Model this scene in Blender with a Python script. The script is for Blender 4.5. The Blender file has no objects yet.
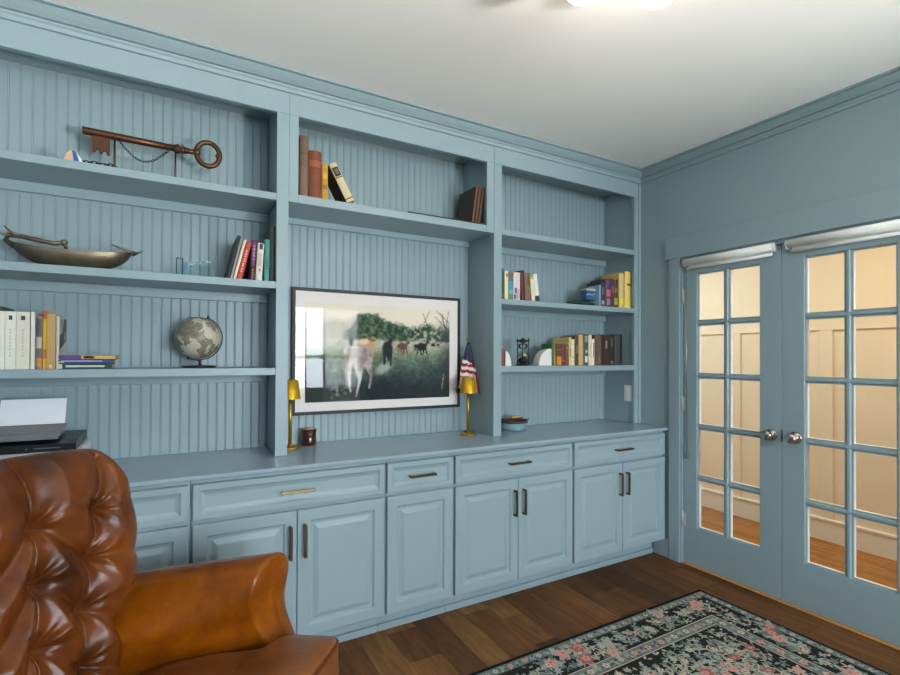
import bpy, math, random
from mathutils import Vector, Matrix
random.seed(7)
PI = math.pi
SC = bpy.context.scene
COL = SC.collection

# ------------------------------------------------------------------ materials
def lin(c):
    out = []
    for v in c[:3]:
        v = v / 255.0
        out.append(v / 12.92 if v <= .04045 else ((v + .055) / 1.055) ** 2.4)
    return (out[0], out[1], out[2], 1.0)

def mat(name, rgb, rough=.5, metal=0.0, var=.06, scale=30.0, bump=0.0, bscale=200.0, spec=.5, coat=0.0, stretch=None):
    m = bpy.data.materials.new(name); m.use_nodes = True
    nt = m.node_tree; N = nt.nodes; L = nt.links
    b = N['Principled BSDF']
    b.inputs['Roughness'].default_value = rough
    b.inputs['Metallic'].default_value = metal
    b.inputs['Specular IOR Level'].default_value = spec
    b.inputs['Coat Weight'].default_value = coat
    b.inputs['Coat Roughness'].default_value = .15
    tc = N.new('ShaderNodeTexCoord'); src = tc.outputs['Object']
    if stretch:
        mp = N.new('ShaderNodeMapping'); mp.inputs['Scale'].default_value = stretch
        L.new(src, mp.inputs[0]); src = mp.outputs[0]
    nz = N.new('ShaderNodeTexNoise'); nz.inputs['Scale'].default_value = scale; nz.inputs['Detail'].default_value = 3
    L.new(src, nz.inputs['Vector'])
    mx = N.new('ShaderNodeMix'); mx.data_type = 'RGBA'
    c = lin(rgb)
    mx.inputs['A'].default_value = tuple(v * (1 - var) for v in c[:3]) + (1,)
    mx.inputs['B'].default_value = tuple(min(1, v * (1 + var)) for v in c[:3]) + (1,)
    L.new(nz.outputs['Fac'], mx.inputs['Factor'])
    L.new(mx.outputs['Result'], b.inputs['Base Color'])
    if bump:
        n2 = N.new('ShaderNodeTexNoise'); n2.inputs['Scale'].default_value = bscale; n2.inputs['Detail'].default_value = 4
        L.new(src, n2.inputs['Vector'])
        bp = N.new('ShaderNodeBump'); bp.inputs['Strength'].default_value = bump; bp.inputs['Distance'].default_value = .003
        L.new(n2.outputs['Fac'], bp.inputs['Height']); L.new(bp.outputs[0], b.inputs['Normal'])
    return m

def attr_mat(name, rough=.5, grain=None, coat=0.0, spec=.5, bump=0.0):
    m = bpy.data.materials.new(name); m.use_nodes = True
    nt = m.node_tree; N = nt.nodes; L = nt.links
    b = N['Principled BSDF']; b.inputs['Roughness'].default_value = rough
    b.inputs['Coat Weight'].default_value = coat; b.inputs['Coat Roughness'].default_value = .02
    b.inputs['Specular IOR Level'].default_value = spec
    a = N.new('ShaderNodeAttribute'); a.attribute_name = 'Col'
    col = a.outputs['Color']
    if grain:
        tc = N.new('ShaderNodeTexCoord')
        mp = N.new('ShaderNodeMapping'); mp.inputs['Scale'].default_value = grain; L.new(tc.outputs['Object'], mp.inputs[0])
        nz = N.new('ShaderNodeTexNoise'); nz.inputs['Scale'].default_value = 1.0; nz.inputs['Detail'].default_value = 6; nz.inputs['Distortion'].default_value = 1.2
        L.new(mp.outputs[0], nz.inputs['Vector'])
        rp = N.new('ShaderNodeValToRGB'); rp.color_ramp.elements[0].position = .32; rp.color_ramp.elements[1].position = .68
        rp.color_ramp.elements[0].color = (.66, .62, .58, 1); rp.color_ramp.elements[1].color = (1.15, 1.14, 1.12, 1)
        L.new(nz.outputs['Fac'], rp.inputs[0])
        mx = N.new('ShaderNodeMix'); mx.data_type = 'RGBA'; mx.blend_type = 'MULTIPLY'; mx.inputs['Factor'].default_value = 1
        L.new(col, mx.inputs['A']); L.new(rp.outputs[0], mx.inputs['B']); col = mx.outputs['Result']
        if bump:
            bp = N.new('ShaderNodeBump'); bp.inputs['Strength'].default_value = bump; bp.inputs['Distance'].default_value = .002
            L.new(nz.outputs['Fac'], bp.inputs['Height']); L.new(bp.outputs[0], b.inputs['Normal'])
    L.new(col, b.inputs['Base Color'])
    return m

def emit(name, rgb, s):
    m = bpy.data.materials.new(name); m.use_nodes = True
    b = m.node_tree.nodes['Principled BSDF']
    b.inputs['Base Color'].default_value = lin(rgb)
    b.inputs['Emission Color'].default_value = lin(rgb); b.inputs['Emission Strength'].default_value = s
    return m

def glass(name, tint=(1, 1, 1), rough=0.0, ior=1.45):
    m = bpy.data.materials.new(name); m.use_nodes = True
    nt = m.node_tree; N = nt.nodes; L = nt.links; N.clear()
    o = N.new('ShaderNodeOutputMaterial'); t = N.new('ShaderNodeBsdfTransparent'); t.inputs[0].default_value = tint + (1,)
    g = N.new('ShaderNodeBsdfGlossy'); g.inputs['Roughness'].default_value = rough
    f = N.new('ShaderNodeFresnel'); f.inputs[0].default_value = ior
    mx = N.new('ShaderNodeMixShader'); L.new(f.outputs[0], mx.inputs[0]); L.new(t.outputs[0], mx.inputs[1]); L.new(g.outputs[0], mx.inputs[2])
    L.new(mx.outputs[0], o.inputs[0])
    return m

def leather(name, dark, light, rough=.32):
    m = bpy.data.materials.new(name); m.use_nodes = True
    nt = m.node_tree; N = nt.nodes; L = nt.links; b = N['Principled BSDF']
    tc = N.new('ShaderNodeTexCoord')
    nz = N.new('ShaderNodeTexNoise'); nz.inputs['Scale'].default_value = 5; nz.inputs['Detail'].default_value = 6; nz.inputs['Roughness'].default_value = .65
    L.new(tc.outputs['Object'], nz.inputs['Vector'])
    rp = N.new('ShaderNodeValToRGB'); rp.color_ramp.elements[0].position = .3; rp.color_ramp.elements[1].position = .72
    rp.color_ramp.elements[0].color = lin(dark); rp.color_ramp.elements[1].color = lin(light)
    L.new(nz.outputs['Fac'], rp.inputs[0]); L.new(rp.outputs[0], b.inputs['Base Color'])
    b.inputs['Roughness'].default_value = rough; b.inputs['Specular IOR Level'].default_value = .36
    vo = N.new('ShaderNodeTexVoronoi'); vo.inputs['Scale'].default_value = 420; L.new(tc.outputs['Object'], vo.inputs['Vector'])
    n2 = N.new('ShaderNodeTexNoise'); n2.inputs['Scale'].default_value = 28; n2.inputs['Detail'].default_value = 4; L.new(tc.outputs['Object'], n2.inputs['Vector'])
    ad = N.new('ShaderNodeMath'); ad.operation = 'MULTIPLY_ADD'; ad.inputs[1].default_value = .12
    L.new(vo.outputs['Distance'], ad.inputs[0]); L.new(n2.outputs['Fac'], ad.inputs[2])
    bp = N.new('ShaderNodeBump'); bp.inputs['Strength'].default_value = .22; bp.inputs['Distance'].default_value = .004
    L.new(ad.outputs[0], bp.inputs['Height']); L.new(bp.outputs[0], b.inputs['Normal'])
    return m

PAINT = (146, 167, 173)
M = dict(
    blue=mat('blue_paint', PAINT, .38, var=.03, scale=6, bump=.03, bscale=60),
    bluewall=mat('blue_wall_paint', PAINT, .45, var=.03, scale=3, bump=.05, bscale=150),
    bluetop=mat('blue_gloss_paint', (154, 172, 183), .22, var=.05, scale=5, bump=.05, bscale=25),
    ceil=mat('ceiling_white', (238, 236, 233), .9, var=.015, scale=8),
    white=mat('white_paint', (235, 233, 228), .45, var=.02),
    cream=mat('cream_wall_paint', (236, 226, 206), .6, var=.02, scale=4),
    brass=mat('brass', (204, 158, 52), .3, 1.0, var=.08),
    brasspale=mat('pale_brass', (214, 196, 150), .25, 1.0, var=.05),
    bronze=mat('dark_bronze', (104, 86, 60), .32, .9, var=.12),
    nickel=mat('satin_nickel', (190, 182, 172), .22, 1.0, var=.04),
    hinge=mat('brushed_hinge_steel', (196, 194, 188), .35, .4, var=.04),
    black=mat('black_plastic', (24, 25, 28), .35, var=.15),
    blackfr=mat('black_wood_frame', (20, 21, 25), .5, var=.1),
    shade=mat('white_shade_fabric', (244, 242, 237), .95, var=.02, scale=120, spec=.1),
    plast=mat('white_plastic', (228, 230, 232), .4, var=.02),
    greyp=mat('grey_plastic', (120, 122, 126), .4, var=.05),
    paper=mat('paper_white', (240, 241, 246), .8, var=.01),
    pages=mat('book_pages', (222, 208, 178), .85, var=.12, scale=300),
    matb=mat('mat_board', (232, 226, 222), .8, var=.01),
    key=mat('antique_bronze', (104, 72, 54), .42, .85, var=.25, scale=40, bump=.15, bscale=90),
    chain=mat('dark_chain_metal', (58, 52, 48), .4, .9, var=.15),
    pewter=mat('aged_pewter', (132, 118, 100), .42, .9, var=.4, scale=18, bump=.3, bscale=60),
    amber=mat('amber_glass', (58, 26, 12), .12, var=.2, coat=.6),
    wax=mat('cream_wax', (238, 220, 190), .5, var=.02),
    lampsh=mat('gold_lamp_shade', (222, 172, 44), .40, .6, var=.06),
    marble=mat('white_marble', (236, 232, 226), .35, var=.05, scale=14),
    glaze=mat('blue_glaze', (132, 164, 172), .25, var=.12, scale=20),
    rimg=mat('dark_brown_glaze', (70, 54, 40), .3, var=.2),
    wood=mat('light_wood', (196, 160, 104), .6, var=.15, stretch=(1, 8, 1)),
    crystal=glass('clear_crystal', (.90, .97, .955), .02, 1.5),
    pane=glass('window_glass'),
    rubber=mat('dark_gap', (18, 20, 22), .8, var=.1),
    leaA=leather('brown_leather', (34, 15, 8), (132, 68, 22), .29),
    leaB=leather('tan_leather', (100, 45, 4), (156, 84, 8), .27),
    leaC=leather('worn_seat_leather', (98, 50, 22), (156, 98, 52), .36),
    leg=mat('dark_stained_wood', (48, 30, 20), .4, var=.2, stretch=(4, 4, 1)),
    floor=attr_mat('oak_planks', .55, (22, 3.0, 10), bump=.25, spec=.22),
    grass=mat('lawn_grass', (92, 128, 60), .9, var=.3, scale=6),
    slat=mat('blind_slat', (238, 236, 230), .5, var=.02),
)
COLM = {}
def cm(rgb, rough=.55):
    k = (tuple(rgb), rough)
    if k not in COLM:
        COLM[k] = mat('dye_%02x%02x%02x' % tuple(int(v) for v in rgb), rgb, rough, var=.10, scale=60)
    return COLM[k]

# ------------------------------------------------------------------ mesh builder
class MB:
    def __init__(s):
        s.v = []; s.f = []; s.mi = []; s.sm = []; s.M = Matrix.Identity(4); s.mat = 0; s.col = None; s.cols = []
    def add(s, vs, fs, smooth=False):
        n = len(s.v)
        for p in vs:
            s.v.append(s.M @ Vector(p)); s.cols.append(s.col)
        for f in fs:
            s.f.append([i + n for i in f]); s.mi.append(s.mat); s.sm.append(smooth)
        return s
    def box(s, x0, x1, y0, y1, z0, z1, b=.0015):
        b = min(b, (x1 - x0) * .45, (y1 - y0) * .45, (z1 - z0) * .45)
        c = ((x0 + x1) / 2, (y0 + y1) / 2, (z0 + z1) / 2); h = ((x1 - x0) / 2, (y1 - y0) / 2, (z1 - z0) / 2)
        if b <= 1e-6:
            vs = [(c[0] + h[0] * i, c[1] + h[1] * j, c[2] + h[2] * k) for i in (-1, 1) for j in (-1, 1) for k in (-1, 1)]
            return s.add(vs, [(0, 1, 3, 2), (4, 6, 7, 5), (0, 4, 5, 1), (2, 3, 7, 6), (0, 2, 6, 4), (1, 5, 7, 3)])
        idx = {}; vs = []
        for a in range(3):
            for i in (-1, 1):
                for j in (-1, 1):
                    for k in (-1, 1):
                        sg = (i, j, k)
                        vs.append(tuple(c[d] + sg[d] * (h[d] - (0 if d == a else b)) for d in range(3)))
                        idx[(a, i, j, k)] = len(vs) - 1
        fs = []
        for a in range(3):
            o = [d for d in range(3) if d != a]
            for sg in (-1, 1):
                q = []
                for (p, r) in ((-1, -1), (1, -1), (1, 1), (-1, 1)):
                    t = [0, 0, 0]; t[a] = sg; t[o[0]] = p; t[o[1]] = r; q.append(idx[(a, *t)])
                flip = (sg < 0) ^ (a == 1)
                fs.append(q[::-1] if flip else q)
        for a in range(3):          # edges along axis a
            o = [d for d in range(3) if d != a]
            for p in (-1, 1):
                for r in (-1, 1):
                    t0 = [0, 0, 0]; t1 = [0, 0, 0]
                    t0[a] = -1; t1[a] = 1
                    for t in (t0, t1): t[o[0]] = p; t[o[1]] = r
                    fs.append([idx[(o[0], *t0)], idx[(o[0], *t1)], idx[(o[1], *t1)], idx[(o[1], *t0)]])
        for i in (-1, 1):
            for j in (-1, 1):
                for k in (-1, 1): fs.append([idx[(a, i, j, k)] for a in range(3)])
        return s.add(vs, fs)
    def prism(s, pts, axis, a0, a1, smooth=False):
        """closed 2d outline extruded along axis 'x' (pts=(y,z)), 'y' (pts=(x,z)) or 'z' (pts=(x,y))"""
        def P(p, a): return {'x': (a, p[0], p[1]), 'y': (p[0], a, p[1]), 'z': (p[0], p[1], a)}[axis]
        n = len(pts)
        vs = [P(p, a0) for p in pts] + [P(p, a1) for p in pts]
        fs = [[i, (i + 1) % n, n + (i + 1) % n, n + i] for i in range(n)]
        s.add(vs, fs, smooth)
        s.add([P(p, a0) for p in pts], [list(range(n))]); s.add([P(p, a1) for p in pts], [list(range(n))])
        return s
    def strip(s, pts, axis, a0, a1, smooth=False):
        def P(p, a): return {'x': (a, p[0], p[1]), 'y': (p[0], a, p[1]), 'z': (p[0], p[1], a)}[axis]
        n = len(pts)
        return s.add([P(p, a0) for p in pts] + [P(p, a1) for p in pts], [[i, i + 1, n + i + 1, n + i] for i in range(n - 1)], smooth)
    def lathe(s, prof, c=(0, 0, 0), n=28, axis='z', smooth=True, ang=2 * PI):
        vs = []; k = len(prof); closed = abs(ang - 2 * PI) < 1e-6; m = n if closed else n + 1
        for i in range(m):
            a = ang * i / n
            for r, h in prof:
                x, y = r * math.cos(a), r * math.sin(a)
                p = {'z': (x, y, h), 'x': (h, x, y), 'y': (x, h, y)}[axis]
                vs.append((c[0] + p[0], c[1] + p[1], c[2] + p[2]))
        fs = []
        for i in range(n):
            j = (i + 1) % m
            for q in range(k - 1): fs.append([i * k + q, j * k + q, j * k + q + 1, i * k + q + 1])
        return s.add(vs, fs, smooth)
    def tube(s, path, r, n=10, closed=False, smooth=True):
        P = [Vector(p) for p in path]; m = len(P)
        R = r if isinstance(r, (list, tuple)) else [r] * m
        up = None; vs = []
        for i in range(m):
            a = P[(i + 1) % m] if (closed or i < m - 1) else P[i]
            b = P[i - 1] if (closed or i > 0) else P[i]
            t = (a - b).normalized()
            if up is None:
                up = t.orthogonal().normalized()
            up = (up - t * up.dot(t))
            up = up.normalized() if up.length > 1e-6 else t.orthogonal().normalized()
            w = t.cross(up)
            for k in range(n):
                an = 2 * PI * k / n
                vs.append(P[i] + (up * math.cos(an) + w * math.sin(an)) * R[i])
        fs = []
        for i in range(m if closed else m - 1):
            j = (i + 1) % m
            for k in range(n): fs.append([i * n + k, i * n + (k + 1) % n, j * n + (k + 1) % n, j * n + k])
        if not closed: fs += [list(range(n))[::-1], [(m - 1) * n + k for k in range(n)]]
        return s.add(vs, fs, smooth)
    def sphere(s, c, r, nu=20, nv=12, sx=1, sy=1, sz=1):
        prof = [(max(1e-5, r * math.sin(PI * i / nv)), -r * math.cos(PI * i / nv)) for i in range(nv + 1)]
        k = len(s.v); s.lathe(prof, (0, 0, 0), nu)
        for i in range(k, len(s.v)):
            q = s.M.inverted() @ s.v[i]
            s.v[i] = s.M @ Vector((c[0] + q.x * sx, c[1] + q.y * sy, c[2] + q.z * sz))
        return s
    def grid(s, F, nu, nv, smooth=True, closed_u=False):
        mu = nu if closed_u else nu + 1
        vs = [F(i / nu, j / nv) for i in range(mu) for j in range(nv + 1)]
        fs = []
        for i in range(nu):
            i2 = (i + 1) % mu
            for j in range(nv): fs.append([i * (nv + 1) + j, i2 * (nv + 1) + j, i2 * (nv + 1) + j + 1, i * (nv + 1) + j + 1])
        return s.add(vs, fs, smooth)
    def build(s, name, mats, parent=None, world=True, fix=True):
        me = bpy.data.meshes.new(name)
        off = Vector((0, 0, 0))
        if parent is not None and world:
            r = parent
            while r.parent is not None: r = r.parent
            off = r.location
        me.from_pydata([tuple(p - off) for p in s.v], [], s.f)
        for m in (mats if isinstance(mats, (list, tuple)) else [mats]): me.materials.append(m)
        me.polygons.foreach_set('material_index', s.mi); me.polygons.foreach_set('use_smooth', s.sm)
        if s.cols and s.cols[0] is not None:
            a = me.color_attributes.new('Col', 'FLOAT_COLOR', 'POINT')
            a.data.foreach_set('color', [x for c in s.cols for x in c])
        if fix:
            import bmesh
            bm = bmesh.new(); bm.from_mesh(me); bmesh.ops.recalc_face_normals(bm, faces=bm.faces); bm.to_mesh(me); bm.free()
        me.update()
        o = bpy.data.objects.new(name, me); COL.objects.link(o)
        if parent is not None: o.parent = parent
        return o

def tag(o, label=None, cat=None, group=None, kind=None):
    if label: o['label'] = label
    if cat: o['category'] = cat
    if group: o['group'] = group
    if kind: o['kind'] = kind
    return o
def thing(name, loc, label, cat, group=None, rot=(0, 0, 0)):
    o = bpy.data.objects.new(name, None); COL.objects.link(o); o.empty_display_size = .05
    o.location = loc; o.rotation_euler = rot
    return tag(o, label, cat, group)
def struct(name, mb, m, parent=None, label=None):
    o = mb.build(name, m, parent)
    if parent is None: o['kind'] = 'structure'
    if label: o['label'] = label
    return o

# ------------------------------------------------------------------ key dimensions (metres)
CEIL = 2.743
XL, XR = -1.05, 3.02
YB, YR = 2.79, -2.3
YF = 2.48            # bookcase face
YK = 2.775           # beadboard face
YD = 2.245           # cabinet door face
CT = .903            # countertop height
DF = 3.03            # french door face
HX = 4.35            # hall wall

# ------------------------------------------------------------------ room shell
def planks(x0, x1, y0, y1, w, tone):
    mb = MB(); x = x0; k = 0
    while x < x1 - 1e-4:
        xe = min(x + w * random.choice((.9, 1, 1.05)), x1); y = y0 - random.random() * .6
        while y < y1:
            L = random.choice((.26, .38, .55, .7, .95)); a, b = max(y, y0), min(y + L, y1)
            y += L
            if b - a < .01: continue
            base = random.choice(tone); j = random.uniform(.88, 1.12)
            mb.col = tuple(v * j for v in lin(base)[:3]) + (1,)
            g = .0008
            mb.add([(x + g, a + g, 0), (xe - g, a + g, 0), (xe - g, b - g, 0), (x + g, b - g, 0)], [(0, 1, 2, 3)])
            mb.col = lin((40, 26, 18))
            mb.add([(x, a, -.0025), (xe, a, -.0025), (xe, b, -.0025), (x, b, -.0025)], [(0, 1, 2, 3)])
        x = xe
    return mb
TONES = [(116, 76, 40), (108, 70, 36), (98, 64, 34), (124, 84, 46), (80, 52, 28), (138, 98, 56), (110, 72, 40)]
fl = planks(XL - .05, 3.08, YR, YB + .05, .15, TONES)
struct('floor', fl, M['floor'])
random.seed(11)
fh = planks(3.08, HX + .02, -.8, 4.2, .15, [(168, 120, 66), (158, 112, 62), (176, 128, 74)])
struct('floor_hall', fh, M['floor'])
mb = MB(); mb.box(XL - .1, XR + .12, YR - .1, YB + .1, CEIL, CEIL + .06, 0); struct('ceiling', mb, M['ceil'])
mb = MB(); mb.box(XL - .1, XR + .12, YB + .002, YB + .1, -.05, CEIL, 0); struct('wall_back', mb, M['bluewall'])
mb = MB(); mb.box(XL - .1, XL, YR, YB, -.05, CEIL, 0); struct('wall_left', mb, M['bluewall'])
# right wall with the french door opening
OY0, OY1, OZ = .882, 2.145, 2.05
mb = MB()
mb.box(XR, XR + .12, OY1, YB, -.05, CEIL, 0); mb.box(XR, XR + .12, YR, OY0, -.05, CEIL, 0); mb.box(XR, XR + .12, OY0, OY1, OZ, CEIL, 0)
struct('wall_right', mb, M['bluewall'])
# front wall behind camera with two windows, the left one added for light
WIN = [(.2, 1.2), (1.55, 2.75)]; WZ0, WZ1 = .55, 2.2
mb = MB(); y0, y1 = YR - .12, YR
xs = [XL - .1, WIN[0][0], WIN[0][1], WIN[1][0], WIN[1][1], XR + .12]
for i in (0, 2, 4): mb.box(xs[i], xs[i + 1], y0, y1, -.05, CEIL, 0)
for a, b in WIN: mb.box(a, b, y0, y1, -.05, WZ0, 0); mb.box(a, b, y0, y1, WZ1, CEIL, 0)
struct('wall_front', mb, M['bluewall'])
for i, (a, b) in enumerate(WIN):
    f = MB()
    f.box(a - .09, b + .09, YR, YR + .02, WZ1, WZ1 + .1, .002); f.box(a - .09, a, YR, YR + .02, WZ0, WZ1, .002); f.box(b, b + .09, YR, YR + .02, WZ0, WZ1, .002)
    f.box(a - .11, b + .11, YR, YR + .05, WZ0 - .03, WZ0, .003)
    for (p, q, r, t) in ((a, a + .04, WZ0, WZ1), (b - .04, b, WZ0, WZ1), (a, b, WZ0, WZ0 + .05), (a, b, WZ1 - .05, WZ1), (a, b, 1.35, 1.4), ((a + b) / 2 - .02, (a + b) / 2 + .02, WZ0, WZ1), (a * .75 + b * .25 - .01, a * .75 + b * .25 + .01, WZ0, WZ1), (a * .25 + b * .75 - .01, a * .25 + b * .75 + .01, WZ0, WZ1)):
        f.box(p, q, YR - .08, YR - .04, r, t, .002)
    fo = struct('window_%d' % (i + 1), f, M['white'])
    g = MB(); g.add([(a + .02, YR - .06, WZ0 + .02), (b - .02, YR - .06, WZ0 + .02), (b - .02, YR - .06, WZ1 - .02), (a + .02, YR - .06, WZ1 - .02)], [(0, 1, 2, 3)])
    g.build('glass_pane', M['pane'], fo)
# raised venetian blind in the right window, mirrored in the picture glass
bl = thing('venetian_blind', (2.4, YR - .02, 2.17), 'white slatted blind hanging in the right window behind the camera', 'blind')
b_ = MB()
for k in range(56):
    z = 2.13 - k * .028
    b_.add([(2.17, YR - .034, z - .010), (2.74, YR - .034, z - .010), (2.74, YR - .016, z + .010), (2.17, YR - .016, z + .010)], [(0, 1, 2, 3)])
b_.build('slats', M['slat'], bl)
b_ = MB(); b_.box(2.165, 2.745, YR - .04, YR - .005, 2.14, 2.175, .002); b_.build('head_rail', M['slat'], bl)
mb = MB(); mb.add([(-14, -20, -.25), (16, -20, -.25), (16, YR - .13, -.25), (-14, YR - .13, -.25)], [(0, 1, 2, 3)]); struct('ground_outside', mb, M['grass'])

# hallway beyond the french doors
mb = MB(); mb.box(HX, HX + .08, -.8, 4.2, -.05, 2.62, 0); struct('wall_hall', mb, M['cream'])
mb = MB(); mb.box(XR + .12, HX, 4.2, 4.28, -.05, 2.62, 0); mb.box(XR + .12, HX, -.88, -.8, -.05, 2.62, 0); struct('wall_hall_ends', mb, M['cream'])
mb = MB(); mb.box(XR + .121, XR + .126, 2.25, 4.2, 0, 2.6, 0); mb.box(XR + .121, XR + .126, -.8, .82, 0, 2.6, 0); mb.box(XR + .121, XR + .126, .82, 2.25, 2.15, 2.6, 0); struct('wall_hall_near', mb, M['cream'])
mb = MB(); mb.box(XR + .12, HX + .08, -.88, 4.28, 2.6, 2.66, 0); struct('ceiling_hall', mb, M['ceil'])
mb = MB()
mb.box(HX - .018, HX - .001, -.8, 4.2, 0, .15, .002); mb.box(HX - .026, HX - .001, -.8, 4.2, .15, .172, .004)
struct('baseboard_hall', mb, M['white'])
mb = MB()
mb.box(HX - .014, HX - .001, -.8, 4.2, 1.600, 1.705, .002); mb.box(HX - .022, HX - .001, -.8, 4.2, 1.705, 1.725, .004)
for y in (-.26, .43, 1.12, 1.81, 2.50, 3.19): mb.box(HX - .0139, HX - .001, y, y + .085, .172, 1.600, .002)
struct('trim_3', mb, M['cream'])

# crown moulding profile: (distance out of the face, z)
CROWN = [(0, 2.668), (.014, 2.668), (.016, 2.684), (.024, 2.690), (.025, 2.695), (.017, 2.6965), (.017, 2.700), (.031, 2.702), (.036, 2.706), (.048, 2.713), (.060, 2.722), (.069, 2.729), (.064, 2.7315), (.064, 2.734), (.084, 2.735), (.084, CEIL - .0005)]
mb = MB(); mb.strip([(YF - .004 - d, z) for d, z in CROWN], 'x', XL, XR); struct('trim_1', mb, M['blue'])
mb = MB(); mb.strip([(XR - .001 - d, z) for d, z in CROWN], 'y', YR, YF); struct('trim_2', mb, M['blue'])

# door casing + jambs
mb = MB()
CX0 = 3.003
mb.box(CX0, XR - .0005, OY1, 2.2235, .0, OZ + .012, .0015); mb.box(CX0, XR - .0005, OY0 - .086, OY0, .0, OZ + .012, .0015)
mb.box(CX0 - .006, XR - .0005, OY0 - .11, 2.248, OZ + .012, 2.207, .0015)
mb.box(XR - .005, XR + .125, OY1 - .012, OY1 - .0005, 0, OZ, .001); mb.box(XR - .005, XR + .125, OY0 + .0005, OY0 + .012, 0, OZ, .001)
mb.box(XR - .005, XR + .125, OY0, OY1, OZ - .0115, OZ, .001)
struct('trim_4', mb, M['blue'])
mb = MB(); mb.box(3.006, XR - .0005, 2.2255, 2.352, 0, .128, .002); mb.box(3.006, XR - .0005, YR, OY0 - .112, 0, .13, .002); struct('baseboard_right', mb, M['blue'])
mb = MB(); mb.box(XR - .004, XR + .14, OY0 + .013, OY1 - .013, .0005, .011, .003); struct('trim_5', mb, mat('oak_threshold', (196, 136, 74), .5, var=.12, stretch=(12, 2, 2)))

# ------------------------------------------------------------------ french doors
def loops_panel(mb, x0, x1, z0, z1, y, prof, flip=1):
    """rectangular panel made of nested loops: prof = [(inset, depth)], depth + = towards viewer (-y)"""
    vs = []; fs = []
    for ins, d in prof:
        vs += [(x0 + ins, y - d * flip, z0 + ins), (x1 - ins, y - d * flip, z0 + ins), (x1 - ins, y - d * flip, z1 - ins), (x0 + ins, y - d * flip, z1 - ins)]
    for k in range(len(prof) - 1):
        for i in range(4):
            a = k * 4 + i; b = k * 4 + (i + 1) % 4
            fs.append([a, b, b + 4, a + 4])
    n = (len(prof) - 1) * 4
    fs.append([n, n + 1, n + 2, n + 3]); fs.append([0, 3, 2, 1])
    return mb.add(vs, fs)

GZ = [.262, .582, .608, .918, .944, 1.255, 1.281, 1.604, 1.630, 1.945]
def french_door(idx, ya, yb, gy, hinge_side):
    """ya>yb door edges; gy = glass edges [out, m, m2, in] measured along Y, descending"""
    D0, D1 = DF, DF + .038
    f = MB()
    f.box(D0, D1, gy[0], ya, .013, 2.036, .002); f.box(D0, D1, yb, gy[3], .013, 2.036, .002)
    f.box(D0 + .0002, D1 - .0002, gy[3] - .001, gy[0] + .001, .013, GZ[0], .0015); f.box(D0 + .0002, D1 - .0002, gy[3] - .001, gy[0] + .001, GZ[-1], 2.036, .0015)
    o = struct('door_%d' % idx, f, M['blue'])
    m = MB()
    m.prism([(D0 + .012, gy[2]), (D0 + .003, gy[2] + .007), (D0 + .003, gy[1] - .007), (D0 + .012, gy[1]), (D1 - .006, gy[1]), (D1 - .006, gy[2])], 'z', GZ[0], GZ[-1])
    for k in (1, 3, 5, 7):
        a, b = GZ[k], GZ[k + 1]
        m.prism([(D0 + .012, a), (D0 + .0035, a + .006), (D0 + .0035, b - .006), (D0 + .012, b), (D1 - .0062, b), (D1 - .0062, a)], 'y', gy[3], gy[0])
    m.build('muntins', M['blue'], o)
    s = MB()    # bead around the lights
    for (p, q) in ((gy[0], gy[1]), (gy[2], gy[3])):
        for k in range(0, 10, 2):
            z0, z1 = GZ[k], GZ[k + 1]; t = .006
            s.box(D0 + .010, D0 + .02, p - t, p, z0, z1, 0); s.box(D0 + .010, D0 + .02, q, q + t, z0, z1, 0)
            s.box(D0 + .010, D0 + .0199, q + t, p - t, z0, z0 + t, 0); s.box(D0 + .010, D0 + .0199, q + t, p - t, z1 - t, z1, 0)
    s.build('glazing_bead', M['blue'], o)
    s = MB()
    for (p, q) in ((gy[0], gy[1]), (gy[2], gy[3])):
        for k in range(0, 10, 2):
            z0, z1 = GZ[k], GZ[k + 1]; t = .007; xa, xb = D0 + .0225, D1 + .001
            s.box(xa, xb, p - t, p, z0, z1, .001); s.box(xa, xb, q, q + t, z0, z1, .001); s.box(xa, xb - .0001, q + t, p - t, z0, z0 + t, .001); s.box(xa, xb - .0001, q + t, p - t, z1 - t, z1, .001)
    s.build('glazing_stop', M['white'], o)['label'] = 'white glazing stops on the hall side'
    for (p, q) in ((gy[0], gy[1]), (gy[2], gy[3])):
        for k in range(0, 10, 2):
            g = MB(); x = D0 + .021
            g.add([(x, q, GZ[k]), (x, p, GZ[k]), (x, p, GZ[k + 1]), (x, q, GZ[k + 1])], [(0, 1, 2, 3)])
            g.build('glass_pane', M['pane'], o)
    return o
LD = french_door(1, 2.130, 1.5145, [2.034, 1.850, 1.823, 1.632], 1)
RD = french_door(2, 1.5115, .897, [1.397, 1.210, 1.185, .999], -1)
LD['label'] = 'left blue french door with ten glass lights beside the cabinets'
RD['label'] = 'right blue french door with ten glass lights at the photo edge'
def knob(y, par):
    k = MB(); x = DF - .0005; z = .943
    k.lathe([(1e-4, 0), (.033, 0), (.033, -.004), (.029, -.008), (.013, -.010), (.011, -.028), (.016, -.034), (.026, -.040), (.029, -.050), (.027, -.060), (.018, -.067), (1e-4, -.069)], (x, y, z), 28, 'x')
    k.build('door_knob', M['nickel'], par)['label'] = 'round satin nickel door knob'
knob(1.568, LD); knob(1.441, RD)
l = MB(); l.box(DF - .004, DF + .02, 1.508, 1.5135, .912, .980, .001); l.build('latch_plate', M['bronze'], RD)
for z in (1.804, 1.073, .296):
    h = MB(); h.tube([(DF - .010, 2.1315, z - .045), (DF - .010, 2.1315, z + .045)], .007, 10); h.box(DF - .005, DF - .0008, 2.112, 2.129, z - .043, z + .043, .0008)
    h.sphere((DF - .010, 2.1315, z + .049), .0065, 8, 6); h.sphere((DF - .010, 2.1315, z - .049), .0065, 8, 6)
    h.build('hinge', M['hinge'], LD)

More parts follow.
